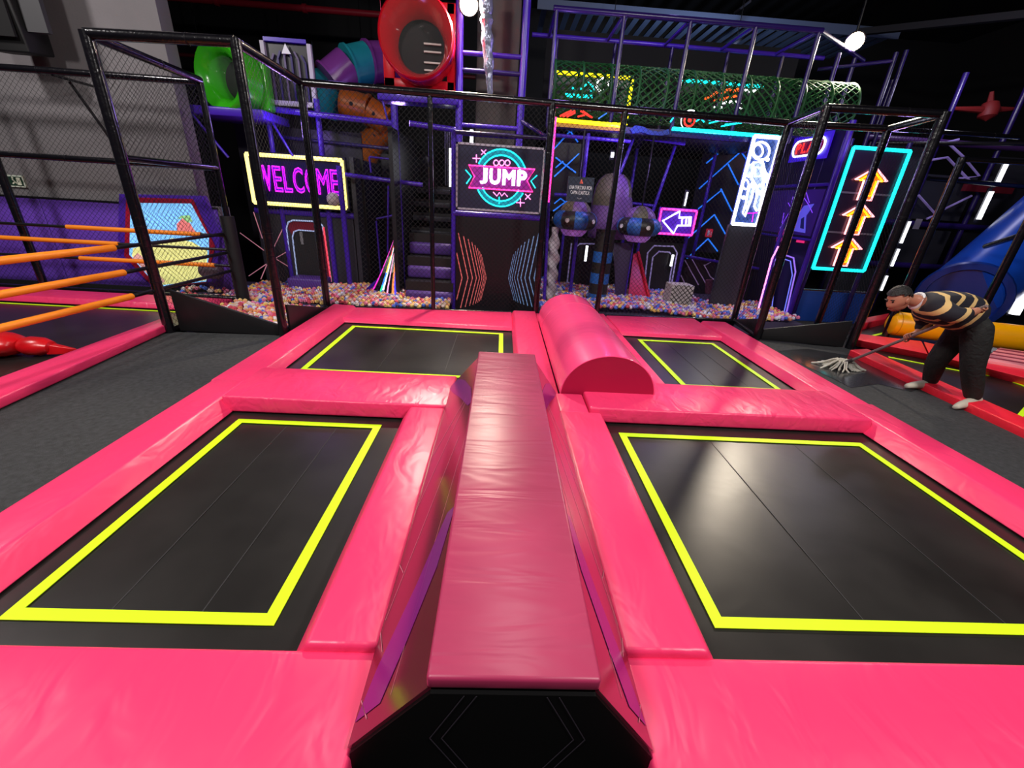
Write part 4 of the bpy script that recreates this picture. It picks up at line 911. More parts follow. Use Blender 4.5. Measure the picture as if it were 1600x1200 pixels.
MB().tube((1.99, 8.35, 2.25), (1.99, 8.35, 2.82), .015, 6).build('hanging_cord', RAILM, e)
e = empty('striped_column', (1.78, 7.75, -.1), 'blue and black banded foam column standing in the ball pit', 'column')
xk = at(936, 440, Y=7.75).x
for k in range(8):
    z = -.15+k*.185; MB().tube((xk, 7.75, z), (xk, 7.75, z+.185),   .17, 20).build('band', BLUV if k in (1, 3, 5) else BLKV, e, True)
e = empty('twisted_column', at(860, 470, Y=7.7), 'pale grey twisted column at the left edge of the right ball pit', 'column')
xk = at(861, 430, Y=7.7).x
mb = MB(); pts = []; nn = 44; mm_ = 16; vs = []
for j in range(nn+1):
    z = -.1+1.42*j/nn
    for k in range(mm_):
        t = 2*math.pi*k/mm_; rr = (.105+.028*math.sin(2*t+j*.75))*(1 if j < 30 else 1-.035*(j-30)); vs.append((xk+rr*math.cos(t), 7.7+rr*math.sin(t), z))
mb.add(vs, [(j*mm_+k, j*mm_+(k+1) % mm_, (j+1)*mm_+(k+1) % mm_, (j+1)*mm_+k) for j in range(nn) for k in range(mm_)])
o = mb.build('shaft', mat('pale_column', (170, 162, 172), .6), e, True)
# panels, slide and arches in the pit
e = empty('pit_slide', at(1000, 466, Y=8.6), 'bright red slide chute running into the right ball pit', 'slide')
q0 = [at(990, 396, Y=8.75), at(997, 396, Y=8.75), at(1015, 470, Y=8.05), at(981, 466, Y=8.05)]
MB().hull8(q0, [p+Vector((0, .02, -.06)) for p in q0]).build('chute', mat('red_chute', (200, 14, 52), .35), e)
MB().path([at(997, 394, Y=8.75), at(1015, 468, Y=8.05)], .03, 8).build('chute_rim', mat('red_chute', (200, 14, 52)), e, True)
e = empty('divider_board', at(970, 480, Y=7.9), 'dark purple upright board leaning out of the balls', 'board')
DPB = mat('dark_plum_board', (52, 36, 78), .4)
MB().prism([at(958, 380, Y=8.0), at(990, 380, Y=8.0), at(975, 478, Y=7.9), at(963, 468, Y=7.9)], (0, .05, 0)).build('board', DPB, e)
P(e, at(990, 380, Y=7.98), at(974, 476, Y=7.9), .014, PURP, 'edge_tube')
for lab, quad, Y, A1, A2 in (('tall dark archway with rounded pale outline right of the red slide', [(1000, 372), (1072, 376), (1048, 478), (1005, 470)], 8.9, [(1005, 462), (1012, 395), (1022, 384), (1052, 385), (1058, 395), (1050, 440)], [(1012, 462), (1020, 402), (1030, 393), (1046, 394), (1052, 402), (1046, 440)]),
                         ('dark archway with pale rounded outline behind the striped column', [(880, 372), (945, 374), (935, 448), (878, 446)], 9.3, [(886, 444), (893, 380)], [(891, 444), (898, 388), (906, 381), (935, 381)])):
    e = empty('archway', at(*quad[3], Y=Y), lab, 'archway')
    ps = [at(*p, Y=Y+.03) for p in quad]
    MB().box((min(p.x for p in ps), Y+.03, -.1), (max(p.x for p in ps), Y+.06, max(p.z for p in ps))).build('board', DARKP, e)
    strokes('arch_tube', [A1, A2], .016, mat('pale_violet_trim', (170, 160, 215), .4, emit=.12), e, Y=Y)
    P(e, (min(p.x for p in ps), Y+.04, 0), (min(p.x for p in ps), Y+.04, 1.35), .03, PURP, 'post'); P(e, (max(p.x for p in ps), Y+.04, 0), (max(p.x for p in ps), Y+.04, 1.35), .04, PURP, 'post')
for (x, y0, y1, Y, lab) in ((917, 384, 408, 9.2, 'short white light tube behind the left saucer'), (1051, 398, 416, 8.85, 'short white light tube in the dark archway')):
    o = empty('led_tube', at(x, y1, Y=Y), lab, 'light tube'); a, b = at(x, y0, Y=Y), at(x-2, y1, Y=Y); xm = (a.x+b.x)/2
    MB().tube((xm, Y, b.z), (xm, Y, a.z), .025, 8).build('tube', LED, o, True); MB().box((xm-.03, Y+.028, b.z-.03), (xm+.03, Y+.045, a.z+.03)).build('holder', DARKP, o)
e = empty('foam_block', at(1064, 482, Y=7.7), 'white foam block with black diamond pattern half sunk in balls', 'block')
a, b = at(1043, 484, Y=7.75), at(1086, 447, Y=7.75)
MB().box((a.x, 7.75, a.z-.1), (b.x, 8.1, b.z)).build('block', mat('pale_block', (196, 190, 188), .6), e, False, .015)
w_, h_ = b.x-a.x, b.z-a.z+.1; mb = MB()
for k in range(-5, 7):
    for s_ in (1, -1):
        u0_ = k*.09; pts = []
        for t in (0, 1):
            pass
        A = Vector((max(0, u0_), max(0, -u0_))); L_ = min(w_-A.x, h_-A.y)
        if L_ > .03:
            p, q = A, A+Vector((L_, L_))
            if s_ < 0: p = Vector((w_-p.x, p.y)); q = Vector((w_-q.x, q.y))
            mb.strip([(a.x+p.x, 7.749, a.z-.1+p.y), (a.x+q.x, 7.749, a.z-.1+q.y)], .014, .002)
o = mb.build('diamond_print', BLKV, e); o['kind'] = 'stuff'
MB().tube(at(1107, 458, Y=8.6), at(1108, 437, Y=8.6), .07, 14).build('foam_peg', mat('maroon_foam', (84, 34, 60), .6))
bpy.data.objects['foam_peg']['label'] = 'short maroon foam peg standing in the ball pit'; bpy.data.objects['foam_peg']['category'] = 'foam peg'

# ------------------------------------------------------------------ astronaut sign
e = empty('astronaut_sign', (4.3, 7.9, 1.5), 'tall bright white neon sign with a floating astronaut', 'sign')
Q = lambda x, y: (1130+x/6.315, 190+y/6.315)
x0, x1, z0, z1 = 4.075, 4.56, 1.53, 2.925; Ya = 7.88
MB().box((x0, Ya+.03, z0), (x1, Ya+.06, z1)).build('panel', neon('blue_panel', (40, 66, 130), .35), e)
rect_tubes(e, x0+.02, x1-.02, z0+.02, z1-.02, Ya, .028, N_WHITE)
def ell(cx, cy, rx, ry, n=22, a0=0, a1=360): return [Q(cx+rx*math.cos(R(a0+(a1-a0)*i/n)), cy+ry*math.sin(R(a0+(a1-a0)*i/n))) for i in range(n)]
def tubeclosed(nm, pts, r): MB().path([at(*p, Y=Ya) for p in pts], r, 7, True).build(nm, N_WHITE, e, True)
tubeclosed('helmet', ell(372, 290, 84, 88), .017); tubeclosed('visor', ell(345, 290, 46, 62), .015)
tubeclosed('torso', [Q(*p) for p in ((300, 400), (390, 400), (420, 520), (400, 610), (330, 640), (280, 560))], .017)
tubeclosed('chest_pack', [Q(*p) for p in ((315, 450), (380, 455), (375, 540), (320, 540))], .014)
for nm, ps in (('arm', ((300, 410), (240, 440), (215, 520), (250, 545), (290, 500))), ('arm', ((395, 470), (440, 520), (420, 600), (395, 590))), ('leg', ((285, 600), (240, 700), (225, 800), (195, 900), (215, 935), (240, 860), (280, 760), (300, 660))), ('leg', ((400, 620), (385, 740), (360, 860), (330, 880), (305, 840), (330, 740), (335, 650)))):
    tubeclosed(nm, [Q(*p) for p in ps], .017)
for nm, ps in (('suit_fill', ((300, 400), (390, 400), (430, 520), (400, 620), (385, 740), (350, 860), (320, 860), (330, 740), (300, 660), (270, 770), (225, 870), (205, 860), (240, 700), (280, 600), (240, 540), (225, 500), (250, 440))),): MB().prism([at(*Q(*p), Y=Ya+.012) for p in ps], (0, .008, 0)).build(nm, neon('suit_glow', (150, 172, 225), .55), e)
tubeclosed('bubble', ell(222, 620, 28, 48), .014)
for cx, cy, r_ in ((438, 372, 20), (203, 750, 18), (350, 700, 24)): MB().prism([at(*p, Y=Ya) for p in ell(cx, cy, r_, r_*1.1)], (0, .02, 0)).build('dot', N_WHITE, e)
strokes('magenta_mark', [[Q(240, 905), Q(335, 900)], [Q(298, 905), Q(285, 990)]], .008, N_MAG, e, Y=Ya)
MB().box((x0, Ya+.06, -.1), (x1+.1, Ya+.12, z0)).build('lower_board', DARKP2, e)

# ------------------------------------------------------------------ right side wall of the pit with PLAY sign
XW = 5.56
sw = empty('play_tower', (XW, 8.6, -.2), 'violet-lit side wall frame holding the PLAY sign', 'play structure')
MB().box((XW+.04, 7.75, -.2), (XW+.07, 10.0, 3.2)).build('board', mat('violet_black_board', (30, 22, 56), .4), sw)
P(sw, (XW, 7.75, -.2), (XW, 7.75, 3.2), .045, PURP, 'post'); P(sw, (XW, 10.0, -.2), (XW, 10.0, 3.2), .035, PURP, 'post')
P(sw, (XW, 7.75, 2.27), (XW, 10, 2.27), .03); P(sw, (XW, 7.75, 1.36), (XW, 10, 1.36), .025); P(sw, (XW, 7.75, 3.15), (XW, 10, 3.15), .03)
for y in (8.2, 8.65, 9.1, 9.55): P(sw, (XW+.035, y, 1.4), (XW+.035, y, 3.1), .008, PURPD, 'groove')
e = empty('play_sign', (XW, 8.45, 2.65), 'red neon PLAY lettering in a white capsule on a blue plate', 'sign')
ps = [at(1242, 216, X=5.5), at(1302, 203, X=5.5), at(1302, 246, X=5.5), at(1240, 252, X=5.5)]
ya_, yb_ = ps[1].y, ps[0].y; za_, zb_ = (ps[2].z+ps[3].z)/2, (ps[0].z+ps[1].z)/2
MB().box((5.5, ya_, za_), (5.54, yb_, zb_)).build('plate', neon('blue_plate', (54, 24, 190), .6), e)
hy, hz = (yb_-ya_)/2, (zb_-za_)/2; cy, cz = (ya_+yb_)/2, (za_+zb_)/2
cp = []
for i in range(24):
    t = 2*math.pi*i/24; sx_ = 1 if math.cos(t) >= 0 else -1; cp.append((5.485, cy+sx_*(hy*.84-hz*.62)+hz*.62*math.cos(t), cz+hz*.62*math.sin(t)))
MB().path(cp, .016, 8, True).build('capsule_tube', N_WHITE, e, True)
inside = [(5.497, cy+(p[1]-cy)*.95, cz+(p[2]-cz)*.92) for p in cp]
MB().prism(inside, (-.004, 0, 0)).build('capsule_face', neon('crimson_face', (90, 0, 62), .4), e)
for k, ch in enumerate('PLAY'):
    t_ = text_mb(ch, .17, hz*.80, (0, 0, 0), .022, .012)
    t_.v = [(5.478+v[1], cy+hy*.62-k*hy*.32-v[0]*hy*1.45, cz-hz*.40+v[2]) for v in t_.v]
    t_.build('letter', N_RED, e)
# printed game poster and arch on that wall
e = empty('game_poster', (XW, 8.6, 1.4), 'violet and pink printed poster of a game gate under the PLAY sign', 'poster')
XP = 5.585; S = lambda x, y, d=0: at(1130+x/6.315, 190+y/6.315, X=XP-d)
MB().box((XP, 7.9, 1.42), (XP+.012, 9.7, 2.2)).build('sheet', mat('poster_violet', (58, 30, 120), .4, emit=.12), e)
for ln in ([(560, 1050), (660, 880), (690, 740)], [(640, 800), (700, 900)], [(790, 740), (850, 830), (880, 900)], [(820, 700), (850, 800)], [(600, 900), (580, 1000)]):
    MB().path([S(*p, .006) for p in ln], .007, 5).build('violet_line', neon('violet_line', (130, 70, 240), .7), e)
MB().prism([S(*p, .004) for p in ((700, 1080), (720, 940), (800, 830), (900, 810), (820, 930), (810, 1100))], (-.004, 0, 0)).build('gate_print', neon('periwinkle', (96, 90, 220), .45), e)
MB().prism([S(*p, .009) for p in ((760, 1050), (770, 960), (800, 940), (795, 1060))], (-.004, 0, 0)).build('doorway_print', neon('navy_print', (30, 30, 90), .3), e)
MB().prism([S(*p, .009) for p in ((720, 1190), (730, 1150), (810, 1150), (800, 1200))], (-.004, 0, 0)).build('pink_print', neon('poster_pink', (220, 40, 110), .7), e)
MB().prism([S(*p, .009) for p in ((520, 1180), (560, 1060), (640, 1060), (600, 1190))], (-.004, 0, 0)).build('magenta_print', neon('poster_magenta', (150, 30, 120), .4), e)
e = empty('archway', at(1210, 500, X=5.5), 'violet and white rounded archway on the right pit wall', 'archway')
A = [(1198, 505), (1205, 440), (1212, 405), (1225, 398), (1240, 403), (1243, 425), (1225, 505)]
for dx, M_, r_ in ((0, neon('violet_trim', (150, 110, 235), .7), .014), (5, neon('blue_trim', (120, 130, 255), .6), .010)):
    strokes('arch_tube', [[(x+(dx if x < 1225 else -dx), y+dx) for x, y in A]], r_, M_, e, X=5.50)
e = empty('neon_tube', at(1182, 500, Y=7.6), 'slanting pink neon tube at the right end of the ball pit', 'neon tube')
MB().path([at(1216, 385, Y=7.6), at(1206, 405, Y=7.6), at(1183, 490, Y=7.6)], .014, 8).build('pink_tube', N_PALE, e, True); P(e, at(1224, 350, Y=7.63), at(1182, 495, Y=7.63), .03, PURP, 'post')

# ------------------------------------------------------------------ arrows-up sign
e = empty('arrows_sign', (6.4, 8.0, .86), 'tall cyan framed neon sign with three yellow arrows pointing up', 'sign')
x0, x1, z0, z1 = 5.90, 6.90, .865, 2.865
MB().box((x0-.03, 8.02, z0-.03), (x1+.03, 8.06, z1+.03)).build('panel', mat('smoky_panel', (44, 32, 52), .25), e)
rect_tubes(e, x0, x1, z0, z1, 7.99, .028, N_CYAN)
for z in (1.50, 2.16): MB().box((x0+.03, 8.008, z), (x1-.03, 8.018, z+.03)).build('crossbar', mat('grey_bar', (110, 100, 116), .5), e)
for px, py in ((1361, 290), (1341, 345), (1320, 395)):
    c = at(px, py, Y=7.985); s_ = .30
    ar = [(-.16*1.9, .10), (0, .36), (.16*1.9, .10), (.135, .10), (.135, -.30), (-.135, -.30), (-.135, .10)]
    pts = [(6.40+u*.95, 7.985, c.z+v*.78) for u, v in ar]
    MB().prism([(p[0], 8.005, p[2]) for p in pts], (0, .008, 0)).build('arrow_face', neon('amber_face', (190, 110, 10), .8), e)
    MB().path(pts, .017, 8, True).build('arrow_outline', neon('arrow_pink', (255, 150, 160), 2.4), e, True)
    MB().path([(6.40+u*.68, 7.98, c.z+.01+v*.58) for u, v in ar], .015, 8, True).build('arrow_inner', N_ORNG, e, True)
P(e, (x0-.02, 8.08, -.2), (x0-.02, 8.08, 3.0), .04, PURPD, 'support'); P(e, (x1+.02, 8.08, -.2), (x1+.02, 8.08, 3.0), .04, PURPD, 'support')

# ------------------------------------------------------------------ far right structure
fr_ = empty('play_tower', (9.0, 9.6, -.2), 'dark climbing structure with purple beams at the far right', 'play structure')
for x, y, z1 in ((7.25, 9.4, 4.2), (8.6, 9.4, 4.4), (9.9, 9.4, 4.4), (11.3, 9.4, 4.4)): P(fr_, (x, y, -.2), (x, y, z1), .05, PURPD, 'post')
for z in (3.25, 1.75, .9): P(fr_, (7.1, 9.35, z), (13.0, 9.35, z), .06, PURPD if z < 3 else mat('plum_beam', (70, 40, 96), .4))
P(fr_, (7.2, 9.3, 3.15), (10.6, 7.6, 3.15), .035, RAILM); P(fr_, (7.6, 8.2, 2.5), (11.5, 8.2, 2.45), .04, RAILM)
for x0_, x1_, z0_, z1_ in ((7.3, 8.5, 1.8, 3.2), (8.7, 9.8, 1.85, 2.7), (10.0, 11.2, 1.8, 3.1), (7.3, 8.5, .0, .85), (8.75, 9.75, .95, 1.65), (10.0, 11.2, .95, 1.7), (10.0, 11.2, -.1, .85)):
    MB().box((x0_, 9.45, z0_), (x1_, 9.48, z1_)).build('panel', DARKP2, fr_)
MB().box((9.4, 9.2, 2.42), (10.4, 9.3, 2.62)).build('dark_red_bar', mat('dark_red_bar', (96, 18, 34), .4), fr_)
for ln in ([(1455, 250), (1480, 246), (1522, 290)], [(1480, 222), (1505, 245), (1530, 275), (1498, 279)], [(1435, 305), (1462, 335), (1448, 342)], [(1475, 327), (1518, 306)], [(1470, 225), (1498, 218)]):
    strokes('violet_bar', [ln], .022, mat('lilac_bar', (150, 130, 200), .4, emit=.1), fr_, Y=9.25)
for px, py0, py1, Y, r_, lab in ((1420, 346, 380, 8.9, .026, 'upper white light tube right of the arrows sign'), (1403, 389, 416, 8.9, .024, 'middle white light tube right of the arrows sign'), (1385, 431, 454, 8.9, .022, 'lower white light tube near the head of the person'),
                             (1309, 424, 448, 8.6, .024, 'white light tube below the arrows sign'), (1570, 256, 288, 8.4, .034, 'upper white light tube at the far right'), (1546, 299, 343, 8.4, .036, 'long white light tube at the far right')):
    o = empty('led_tube', at(px, py1, Y=Y), lab, 'light tube', 'white light tubes at the right'); a, b = at(px, py0, Y=Y), at(px-.3*(py1-py0), py1, Y=Y); xm = (a.x+b.x)/2
    MB().tube((xm, Y, b.z), (xm, Y, a.z), r_, 10).build('tube', LED, o, True); MB().box((xm-.04, Y+r_+.005, b.z-.06), (xm+.04, Y+r_+.03, a.z+.06)).build('holder', DARKP, o)
e = empty('ceiling_fan', at(1545, 172, Y=9.5), 'dim red object with arms hanging at the upper right', 'ceiling fixture')
c = at(1545, 172, Y=9.5)
blob([(0, -.2), (.14, -.12), (.16, 0), (.12, .12), (0, .18)], c, (0, .2, 1), 'hub', mat('dim_red', (120, 24, 24), .6), e)
for dx, dz in ((-.75, -.02), (.5, .05), (-.1, .3)): MB().tube(c, c+Vector((dx, 0, dz)), .07, 8, .03).build('arm', mat('dim_red', (120, 24, 24)), e, True)
# blue slides
e = empty('blue_tube_slide', (7.9, 7.2, 0), 'large glossy blue tube slide coming down at the far right', 'slide')
MB().path([(10.2, 7.6, 2.9), (9.7, 7.6, 2.1), (9.1, 7.55, 1.35), (8.55, 7.4, .85), (8.1, 7.2, .62)], [.62, .62, .6, .58, .55], 28).build('tube', BLUEP, e, True)
c = Vector((7.98, 7.05, .62)); d = Vector((-.62, -.75, -.16)).normalized()
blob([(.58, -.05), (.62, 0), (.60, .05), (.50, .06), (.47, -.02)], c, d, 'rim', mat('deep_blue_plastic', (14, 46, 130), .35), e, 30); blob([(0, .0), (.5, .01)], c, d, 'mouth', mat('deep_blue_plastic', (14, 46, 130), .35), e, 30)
e = empty('blue_wall_pad', (6.8, 8.0, 0), 'low blue padded wall behind the red pads', 'wall pad')
MB().hull8([(5.75, 8.15, -.2), (7.3, 8.15, -.2), (7.3, 8.25, -.2), (5.75, 8.25, -.2)], [(5.75, 8.15, .42), (7.3, 8.15, .42), (7.3, 8.25, .42), (5.75, 8.25, .42)]).build('pad', mat('blue_pad', (24, 64, 150), .5), e, False, .03)
P(e, (5.8, 8.14, .44), (7.3, 8.14, .44), .02, CHROME, 'cap_rail')
e = empty('blue_wedge', at(1570, 380, Y=8.8), 'small bright blue triangular panel near the right edge', 'panel'); MB().prism([at(x, y, Y=8.8) for x, y in ((1562, 362), (1580, 372), (1556, 382))], (0, .05, 0)).build('panel', BLUEP, e)
# right court frame posts
rc = empty('safety_net_frame', (6.38, 6.5, 0), 'black posts of the red court at the right', 'net frame')
post(6.39, 6.5, -.05, 2.62, rc, .05)
rail((R3[0], R3[1], 2.93), (7.6, 7.0, 3.0), rc, .03, 'rail'); rail((6.39, 6.5, 2.6), (9.5, 6.1, 2.6), rc, .035, 'rail')
a = at(1600, 362, Y=6.0); b = at(1538, 478, Y=6.0); P(rc, (a.x-.02, 6.0, a.z+.3), (b.x, 6.0, b.z), .05, POSTM, 'post'); P(rc, at(1600, 366, Y=6.2), at(1540, 385, Y=7.0), .04, POSTM, 'rail')

# ------------------------------------------------------------------ red court
def pxpad(px4, z, zb_, label, M, name='edge_pad', cat='pad', group=None, bevel=.015):
    t = [at(x, y, Z=z) for x, y in px4]; mb = MB().hull8([(p.x, p.y, zb_) for p in t], t)
    return tag(mb.build(name, M, None, False, bevel), label, cat, group)
RG = 'red pads of the right court'
o = MB().hull8([(4.78, 2.2, -.02), (5.04, 2.2, -.02), (5.30, 5.55, -.02), (4.90, 5.40, -.02)], [(4.78, 2.2, .085), (5.04, 2.2, .085), (5.22, 5.5, .085), (4.90, 5.40, .085)]).build('edge_pad', REDV, None, False, .015)
tag(o, 'long red pad edging the right carpet behind the person', 'pad', RG)
rcb = MB().add([(5.0, 2.0, -.06), (13.5, 2.0, -.06), (13.5, 7.6, -.06), (5.3, 7.6, -.06)], [(0, 1, 2, 3)])
struct('floor_red_court', rcb, BLACKGAP)
def court_bed(px, tape, label):
    pts = [at(x, y, Z=0) for x, y in px]; c = sum(pts, Vector())/len(pts); e = empty('trampoline', c, label, 'trampoline')
    MB().prism([p-Vector((0, 0, .02)) for p in pts], (0, 0, .018)).build('jumping_bed', BED, e)
    for ln in tape: MB().strip([at(x, y, Z=.001) for x, y in ln], .045, .004, (0, 0, 1)).build('yellow_tape', YEL, e)
court_bed([(1345, 548), (1372, 546), (1640, 602), (1900, 700), (1900, 800), (1610, 668)], [[(1388, 558), (1494, 578.5)], [(1494, 578.5), (1566, 590)], [(1566, 590), (1612, 608)], [(1585, 660), (1606, 636)]], 'black trampoline with bent yellow line behind the person')
court_bed([(1338, 520), (1382, 503), (1700, 560), (1700, 612), (1560, 572), (1440, 545)], [[(1359, 526), (1392, 517.5)], [(1440, 526), (1482, 534)]], 'black trampoline under the yellow roll at the right')
o = MB().hull8([at(x, y, Z=-.01) for x, y in ((1336, 541), (1450, 563), (1440, 540), (1337, 524))], [at(x, y, Z=.11) for x, y in ((1337, 530), (1450, 553), (1440, 533), (1338, 521))]).build('edge_pad', REDV, None, False, .012); tag(o, 'wrinkled red cross pad left of the person between two trampolines', 'pad', RG)
o = MB().hull8([at(x, y, Z=-.01) for x, y in ((1452, 563), (1610, 606), (1690, 590), (1445, 541))], [at(x, y, Z=.11) for x, y in ((1452, 553), (1610, 592), (1700, 588), (1443, 534))]).build('edge_pad', REDV, None, False, .012); tag(o, 'red cross pad right of the person between two trampolines', 'pad', RG)
pxpad([(1338, 508), (1384, 498), (1390, 489), (1342, 498)], .11, -.02, 'red pad at the back corner of the red court', REDV, group=RG)
e = empty('slatted_mat', at(1575, 558, Z=.15), 'pink slatted mat with painted-in glare on the red pads at the right edge', 'mat')
t = [at(x, y, Z=.15) for x, y in ((1535, 561), (1625, 576), (1650, 556), (1562, 543))]
MB().hull8([p-Vector((0, 0, .10)) for p in t], t).build('base', mat('pink_mat_glare', (250, 150, 160), .4), e, False, .01)  # pale base colour stands in for glare on the pink mat
for k in range(4):
    u = .15+.23*k; a = t[0]+(t[3]-t[0])*u; b = t[1]+(t[2]-t[1])*u; MB().strip([a+Vector((0, 0, .001)), b+Vector((0, 0, .001))], .03, .012, (0, 0, 1)).build('slat', mat('maroon_slat', (150, 60, 84), .4), e)
e = empty('foam_roll', (7.2, 6.1, .12), 'long shiny yellow foam roll lying across the red court', 'foam roll')
d = Vector((1.0, -.34, 0)).normalized()
blob([(0, 0), (.12, .0), (.17, .03), (.19, .09), (.19, 3.2), (.12, 3.25), (0, 3.25)], (6.36, 6.50, .24), d, 'roll', YROLL, e, 28)
for h in (.09, 1.0, 1.9): blob([(.1915, h-.006), (.194, h), (.1915, h+.006)], (6.36, 6.50, .24), d, 'seam', mat('amber_seam', (214, 140, 0), .4), e, 28)

# ------------------------------------------------------------------ the person mopping
def skin(name, verts, edges, M, parent, root=0, sub=2):
    """verts: (point, rx, ry)"""
    me = bpy.data.meshes.new(name); me.from_pydata([tuple(v[0]) for v in verts], edges, []); me.materials.append(M)
    o = bpy.data.objects.new(name, me); C.objects.link(o)
    o.modifiers.new('skin', 'SKIN').use_smooth_shade = True
    if not me.skin_vertices: 
        bpy.context.view_layer.objects.active = o
    for i, v in enumerate(verts):
        me.skin_vertices[0].data[i].radius = (v[1], v[2]); me.skin_vertices[0].data[i].use_root = (i == root)
    sb = o.modifiers.new('sub', 'SUBSURF'); sb.levels = sub; sb.render_levels = sub
    dg = bpy.context.evaluated_depsgraph_get(); dg.update()
    m2 = bpy.data.meshes.new_from_object(o.evaluated_get(dg)); m2.materials.clear(); m2.materials.append(M)
    m2.polygons.foreach_set('use_smooth', [True]*len(m2.polygons))
    bpy.data.objects.remove(o); m2.name = name
    o = bpy.data.objects.new(name, m2); C.objects.link(o)
    if parent is not None: o.parent = parent; o.matrix_parent_inverse = Matrix.Translation(parent.location).inverted()
    return o
SKINM = mat('skin', (172, 112, 88), .5); HAIR = mat('black_hair', (18, 15, 15), .6, bump=(60, .6)); TROU = mat('black_trousers', (20, 22, 22), .8, bump=(20, .5)); SOCK = mat('off_white_sock', (196, 188, 172), .8)
SW = mat('striped_sweater', (22, 22, 34), .85)
nt = SW.node_tree; b_ = nt.nodes['Principled BSDF']
tc = nt.nodes.new('ShaderNodeTexCoord'); mp = nt.nodes.new('ShaderNodeMapping'); wv = nt.nodes.new('ShaderNodeTexWave'); rp = nt.nodes.new('ShaderNodeValToRGB')
wv.wave_type = 'BANDS'; wv.bands_direction = 'X'; wv.inputs['Scale'].default_value = 2.35; wv.inputs['Distortion'].default_value = 1.2; wv.inputs['Detail'].default_value = 1.0; wv.inputs['Detail Scale'].default_value = .8
mp.inputs['Rotation'].default_value = (0, R(-28), R(12))
nt.links.new(tc.outputs['Object'], mp.inputs['Vector']); nt.links.new(mp.outputs['Vector'], wv.inputs['Vector']); nt.links.new(wv.outputs['Fac'], rp.inputs['Fac'])
rp.color_ramp.interpolation = 'CONSTANT'; rp.color_ramp.elements[0].color = lin((20, 20, 32)); rp.color_ramp.elements[1].position = .80; rp.color_ramp.elements[1].color = lin((206, 172, 112))
nt.links.new(rp.outputs['Color'], b_.inputs['Base Color'])
pe = empty('person', (4.86, 4.0, 0), 'person in a striped sweater and black trousers bending over a mop', 'person')
hipN, hipF = at(1532, 508, Y=3.90), at(1512, 506, Y=4.16)
kneN, ankN = at(1519, 571, Y=3.86), at(1521, 621, Y=3.86)
kneF, ankF = at(1464, 562, Y=4.20), at(1450, 601, Y=4.30)
pel = at(1518, 502, Y=4.02); spi = at(1490, 486, Y=4.05); che = at(1458, 478, Y=4.08); nek = at(1430, 470, Y=4.10)
hed = at(1404, 468, Y=4.12); shN = at(1462, 478, Y=3.88); shF = at(1442, 486, Y=4.28)
elN = at(1498, 496, Y=3.70); haN = at(1532, 484, Y=3.72)
elF = at(1446, 508, Y=4.30); haF = at(1429, 523, Y=4.26)
ankN.z = max(ankN.z, .09); ankF.z = max(ankF.z, .09)
toeN, toeF = at(1492, 637, Z=.03), at(1415, 604, Z=.03)
heN = Vector((ankN.x+.05, ankN.y, .04)); heF = Vector((ankF.x+.05, ankF.y, .04))
# continuous body
bv = [(pel, .09, .09), (spi, .11, .11), (che, .15, .13), (nek, .055, .055), (hed+Vector((.02, 0, .02)), .07, .075),
      (hipN+Vector((-.04, 0, -.03)), .075, .075), (kneN, .065, .065), (ankN, .042, .042), (heN+Vector((0, 0, .03)), .03, .03), (hipF+Vector((-.02, 0, -.03)), .075, .075), (kneF, .065, .065), (ankF, .042, .042), (heF+Vector((0, 0, .03)), .03, .03),
      (shN, .06, .06), (elN, .045, .045), (haN, .028, .032), (shF, .06, .06), (elF, .045, .045), (haF, .028, .032)]
skin('body', bv, [(0, 1), (1, 2), (2, 3), (3, 4), (0, 5), (5, 6), (6, 7), (7, 8), (0, 9), (9, 10), (10, 11), (11, 12), (2, 13), (13, 14), (14, 15), (2, 16), (16, 17), (17, 18)], SKINM, pe)
# head with face: looking down to the left
def headmesh():
    bm = bmesh.new(); bmesh.ops.create_uvsphere(bm, u_segments=24, v_segments=16, radius=1)
    for v in bm.verts:
        x, y, z = v.co                     # face towards -x, up z
        sx, sy, sz = .105, .080, .118
        if z < -.2 and x < 0: x *= 1.02; y *= .80
        v.co = Vector((x*sx, y*sy, z*sz))
        if x < -.55 and z < -.05: v.co.x -= .006
    def lump(c, r, d):
        for v in bm.verts:
            k = (v.co-Vector(c)).length/r
            if k < 1: v.co += Vector(d)*(1-k)**1.4
    lump((-.105, 0, -.015), .035, (-.03, 0, -.008))                 # nose
    lump((-.095, .03, .02), .025, (.012, 0, 0)); lump((-.095, -.03, .02), .025, (.012, 0, 0))   # eye sockets
    lump((-.09, 0, -.06), .03, (-.008, 0, 0)); lump((-.08, 0, -.10), .04, (-.014, 0, -.006))   # mouth, chin
    me = bpy.data.meshes.new('head'); bm.to_mesh(me); bm.free(); me.polygons.foreach_set('use_smooth', [True]*len(me.polygons)); return me
HT = Matrix.Translation(hed) @ Matrix.Rotation(R(-26), 4, 'Y') @ Matrix.Rotation(R(8), 4, 'Z')
def hpart(name, me, M):
    me.materials.clear(); me.materials.append(M); me.transform(HT); o = bpy.data.objects.new(name, me); C.objects.link(o); o.parent = pe; o.matrix_parent_inverse = Matrix.Translation(pe.location).inverted(); return o
hd = hpart('head', headmesh(), SKINM)
